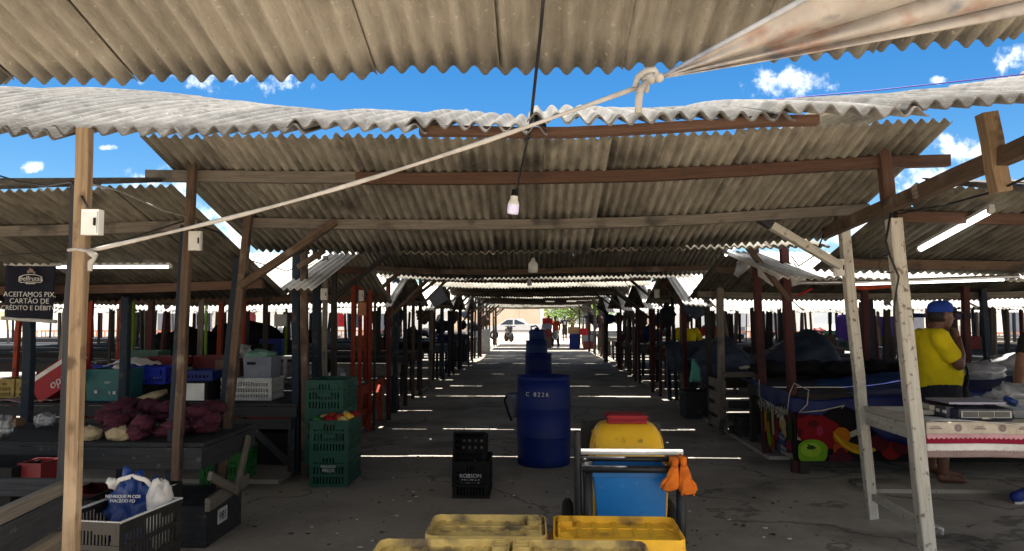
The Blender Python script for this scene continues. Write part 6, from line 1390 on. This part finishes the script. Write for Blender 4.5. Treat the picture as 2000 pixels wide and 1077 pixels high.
b = B(); c = P(548, 626, 12); b.box(c, (.20, .03, .20)); solo(b, 'posted_notice', M['print'], 'white notice board hung behind the left stalls', 'notice')
# white boxes and lamp parts hung at right under the roof
b = B(); b.tube([P(1466, 505, 8.2), P(1450, 520, 8.2), P(1437, 540, 8.2)], [.06, .075, .03], 10); solo(b, 'bagged_lamp', M['mist'], 'lamp wrapped in clear plastic hanging right of the aisle', 'lamp')
for (pts, Y, lb) in (([(1480, 512), (1490, 520), (1524, 545), (1510, 560), (1482, 540)], 8.0, 'tilted pale sign panel hanging between the maroon posts'), ([(1545, 540), (1570, 530), (1576, 552), (1548, 560)], 7.9, 'small white box panel beside the front maroon post'), ([(835, 582), (862, 560), (875, 585), (850, 602)], 13, 'tilted grey panel hanging at the left edge of the aisle')):
    b = B(); b.poly([P(px, py, Y) for px, py in pts], (0, .03, 0)); solo(b, 'sign_panel', M['offw'] if Y < 10 else M['greyp'], lb, 'panel')
b = B(); b.poly([P(1552, 578, 9), P(1586, 562, 9), P(1588, 566, 9), P(1560, 580, 9)], (0, .02, 0)); solo(b, 'red_cloth_strip', M['red'], 'red cloth strip under the roof behind the front maroon post', 'cloth')
b = B(); b.grid(lambda u, v: P(1665 + 75 * u, 556 + 9 * v + 2 * math.sin(u * 5), 8.4), 12, 3, True, thick=.01); solo(b, 'orange_cloth_strip', M['shirto'], 'orange cloth strip hung under the right roof', 'cloth')

# ------------------------------------------------------------------ cloth rope, knotted banner, hanging bulb, wires
A, K = P(172, 491, 2.34), P(1243, 172, 2.0)
t = thing('cloth_rope', A, 'long twisted white cloth rope stretched from the pale post to the knotted banner', 'rope')
pts = [A.lerp(K, i / 30) - Vector((0, 0, .035 * math.sin(PI * i / 30))) for i in range(31)]
b = B(); b.tube(pts, [.0062 + .0012 * math.sin(i * .9) for i in range(31)], 8)
b.tube([P(134, 489, 2.36), P(150, 487, 2.335), P(172, 491, 2.335), P(178, 490, 2.35)], .006, 6); b.build('rope', M['strap'], t)
b = B(); b.tube([P(174, 492, 2.33), P(186, 500, 2.325), P(184, 506, 2.325), P(178, 512, 2.325), P(176, 530, 2.325)], [.009, .012, .006, .010, .007], 8); b.build('knot_tail', M['strap'], t)
t = thing('tied_banner', K, 'printed fabric banner gathered and knotted at the top right', 'banner')
kn = lambda px, py, Y=2.0: P(px, py, Y)
b = B(); b.tube([kn(1240, 172), kn(1246, 152), kn(1262, 140), kn(1278, 138), kn(1284, 146), kn(1272, 156), kn(1258, 162)], [.008, .010, .011, .011, .010, .009, .008], 10)
b.tube([kn(1262, 160, 1.98), kn(1250, 178, 1.97), kn(1247, 200, 1.97), kn(1247, 222, 1.97)], [.009, .0105, .0105, .010], 10); b.ell(kn(1268, 155, 2.0), (.018, .016, .016), 12, 8, None, .5, 3, 2); b.ell(kn(1287, 152, 2.0), (.014, .014, .014), 10, 8); b.ell(kn(1262, 170, 1.99), (.010, .010, .018), 10, 8); b.build('knot', M['strap'], t)
ban = mat('printed_banner_fabric', (.32, .295, .265), (.215, .20, .183), .85, 5, (1, 1, 1), .5, 6, [((.21, .125, .095), 7, .54, .68), ((.12, .13, .145), 9, .56, .68), ((.24, .215, .19), 4, .55, .7)])
def fan(u, v):
    top = P(1294 + 380 * u**.9, 150 - 205 * u**.9, 2.0 - .25 * u); bot = P(1294 + 1100 * u, 154 - 205 * u + 8 * math.sin(u * PI), 2.0 - .1 * u)
    p = top.lerp(bot, v); wv = u**.6
    return p + Vector((0, .030 * wv * math.sin(v * 16 + u * 3) + .02 * wv * math.sin(v * 5), .012 * wv * math.sin(v * 16 + 1)))
b = B(); b.grid(fan, 40, 48, True, thick=.003); b.build('fabric', ban, t)
b = B(); b.tube([Vector(fan(i / 20, 0)) for i in range(21)], [.005 + .005 * i / 20 for i in range(21)], 10); b.build('rolled_edge', mat('rolled_print', (.30, .31, .33), (.13, .15, .19), .8, 7, spots=[((.25, .09, .06), 9, .6, .65)]), t)
t = thing('hanging_bulb', P(1003, 400, 3.1), 'white lamp bulb hanging on a black cable in the middle of the aisle', 'lamp')
tie = P(1032, 266, 2.46)
b = B(); b.tube([P(1066, -60, 1.9), P(1056, 60, 2.15), P(1044, 170, 2.33), P(1037, 235, 2.44), tie], .0052, 8)
b.tube([tie, P(1027, 275, 2.46), P(1030, 258, 2.44), P(1034, 272, 2.45)], .006, 6); b.tube([tie, P(1020, 320, 2.75), P(1009, 374, 3.1)], .004, 6); b.build('cable', M['cable'], t)
b = B(); bp_ = P(1003, 400, 3.1); ax = Matrix.Rotation(.1, 3, 'Y')
b.lathe([(0, .066), (.013, .064), (.014, .04), (.0155, .038), (.0155, .028)], bp_, 16, axis=ax); b.build('socket', M['black'], t)
b = B(); b.lathe([(.0155, .036), (.0165, .02), (.023, .008), (.0245, .0), (.0245, -.002)], bp_, 18, axis=ax); b.build('bulb_base', M['whitep'], t)
b = B(); b.lathe([(.0245, -.002), (.0245, -.03), (.022, -.04), (.0, -.043)], bp_, 18, axis=ax); b.build('bulb_glass', M['bulb'], t)
for (px, py, Y, s_, lb) in ((1041, 518, 9.4, 1.75, 'white lamp bulb hanging under the second aisle gable'), (1034, 551, 14, 1.3, 'small lamp bulb hanging under the third aisle gable')):
    c = P(px, py, Y); t = thing('hanging_bulb', c, lb, 'lamp'); b = B()
    b.lathe([(0, .055 * s_), (.012 * s_, .05 * s_), (.014 * s_, .036 * s_), (.034 * s_, .008 * s_), (.036 * s_, -.05 * s_), (.03 * s_, -.055 * s_), (0, -.056 * s_)], c, 16); b.build('bulb_glass', M['whitep'], t)
    b = B(); b.tube([c + Vector((0, 0, .05 * s_)), c + Vector((0, 0, .22 * s_))], .006, 6); b.build('cable', M['cable'], t)
def wire(pts, r, label, m='cable', Y=None):
    b = B(); b.tube(pts, r, 6); return solo(b, 'wire', M[m], label, 'wire')
wire([P(-20, 338, 3.0), P(40, 356, 3.0), P(90, 364, 2.9), P(140, 356, 2.6), P(160, 385, 2.38), P(172, 405, 2.36)], .004, 'black wire running from the left edge to the meter box on the pale post')
wire([P(176, 360, 3.1), P(230, 372, 3.6), P(275, 392, 4.2), P(320, 412, 4.6), P(370, 425, 4.8)], .005, 'pale and black cable draped along the left roof edge', 'strap')
wire([P(385, 440, 4.9), P(430, 455, 5.4), P(475, 505, 6.4), P(560, 530, 7.4), P(620, 505, 8.3)], .006, 'black cable running back from the weathered brown post')
wire([P(0, 500, 5.2), P(120, 492, 5.2), P(240, 470, 5.0), P(360, 432, 4.85)], .006, 'black cable sagging under the left roof')
wire([P(1090, 228, 4.0), P(1400, 205, 3.8), P(1700, 178, 3.4), P(2050, 140, 2.8)], .0025, 'thin purple line strung above the near roof', 'tarpp')
wire([P(1740, 415, 4.83), P(1730, 470, 4.80), P(1738, 500, 4.79), P(1755, 540, 4.80), P(1746, 600, 4.82), P(1748, 700, 4.85)], .007, 'black cable running down the white front post')
wire([P(1738, 498, 4.78), P(1715, 487, 4.78), P(1698, 495, 4.78), P(1703, 508, 4.78), P(1725, 507, 4.78), P(1740, 494, 4.78), P(1722, 504, 4.78), P(1716, 520, 4.78), P(1725, 534, 4.78), P(1742, 532, 4.78)], .005, 'loop of black cable tied to the white front post')
wire([P(1610, 455, 5.9), P(1600, 480, 5.9), P(1590, 500, 6.2), P(1560, 520, 7.2), P(1545, 500, 7.6)], .006, 'black cable sagging from the timber rail to the maroon post')
wire([P(1745, 420, 4.8), P(1850, 400, 4.3), P(1950, 372, 3.6), P(2040, 330, 3.2)], .006, 'black cable running along the brown timber rail')
wire([P(845, 330, 4.85), P(843, 350, 4.85), P(848, 372, 4.86), P(842, 392, 4.86)], .003, 'frayed cord dangling from the upper aisle beam', 'brown')
wire([P(727, 262, 4.5), P(724, 290, 4.6), P(729, 318, 4.75)], .004, 'dark cord dangling at the top of the near roof underside')
# ------------------------------------------------------------------ litter and painted sun spots on the floor
b = B()
for _ in range(420):
    px, py = R.uniform(420, 1700), 690 + 380 * R.random()**1.2; a = G(px, py, .014)
    if abs(a.x) > 2.2 and a.x > 0 or a.x < -3: continue
    s_ = R.uniform(.004, .016); an = R.uniform(0, 3); c, d = Vector((math.cos(an), math.sin(an), 0)) * s_, Vector((-math.sin(an), math.cos(an), 0)) * s_ * R.uniform(.3, 1)
    b.poly([a - c - d, a + c - d, a + c + d, a - c + d], (0, 0, R.uniform(.003, .008)))
o = b.build('litter_and_sun_flecks', mat('litter', (.16, .14, .11), (.02, .017, .014), .95, 3)); tag(o, 'scattered leaf bits and crumbs on the aisle floor', kind='stuff')
b = B()  # pale flecks stand in for small spots of sunlight
for _ in range(60):
    px, py = R.uniform(430, 1650), 700 + 370 * R.random(); a = G(px, py, .014); s_ = R.uniform(.006, .014)
    if abs(a.x) > 2.2: continue
    b.poly([a + Vector((s_ * math.cos(i * 1.05) * 1.5, s_ * math.sin(i * 1.05), 0)) for i in range(6)], (0, 0, .004))
o = b.build('litter_and_sun_flecks', mat('sun_fleck', (.62, .6, .56), (.5, .48, .44), .9, 3)); tag(o, 'tiny pale flecks standing in for sun spots on the aisle floor', kind='stuff')

for i, (s_, Y0, dz) in enumerate(((-1, 11, 0), (1, 10.5, .02), (-1, 18, .03), (1, 17, 0), (-1, 24, 0), (1, 24, .02))):
    wire([(s_ * 2.35 + R.uniform(-.1, .1), Y0 + k * 1.5, 2.02 + dz - .14 * (k % 2) + R.uniform(-.05, .05)) for k in range(6)], .006, 'black cable sagging between posts on the %s, %s stretch' % ('left' if s_ < 0 else 'right', ['nearest', 'middle', 'farthest'][i // 2]))
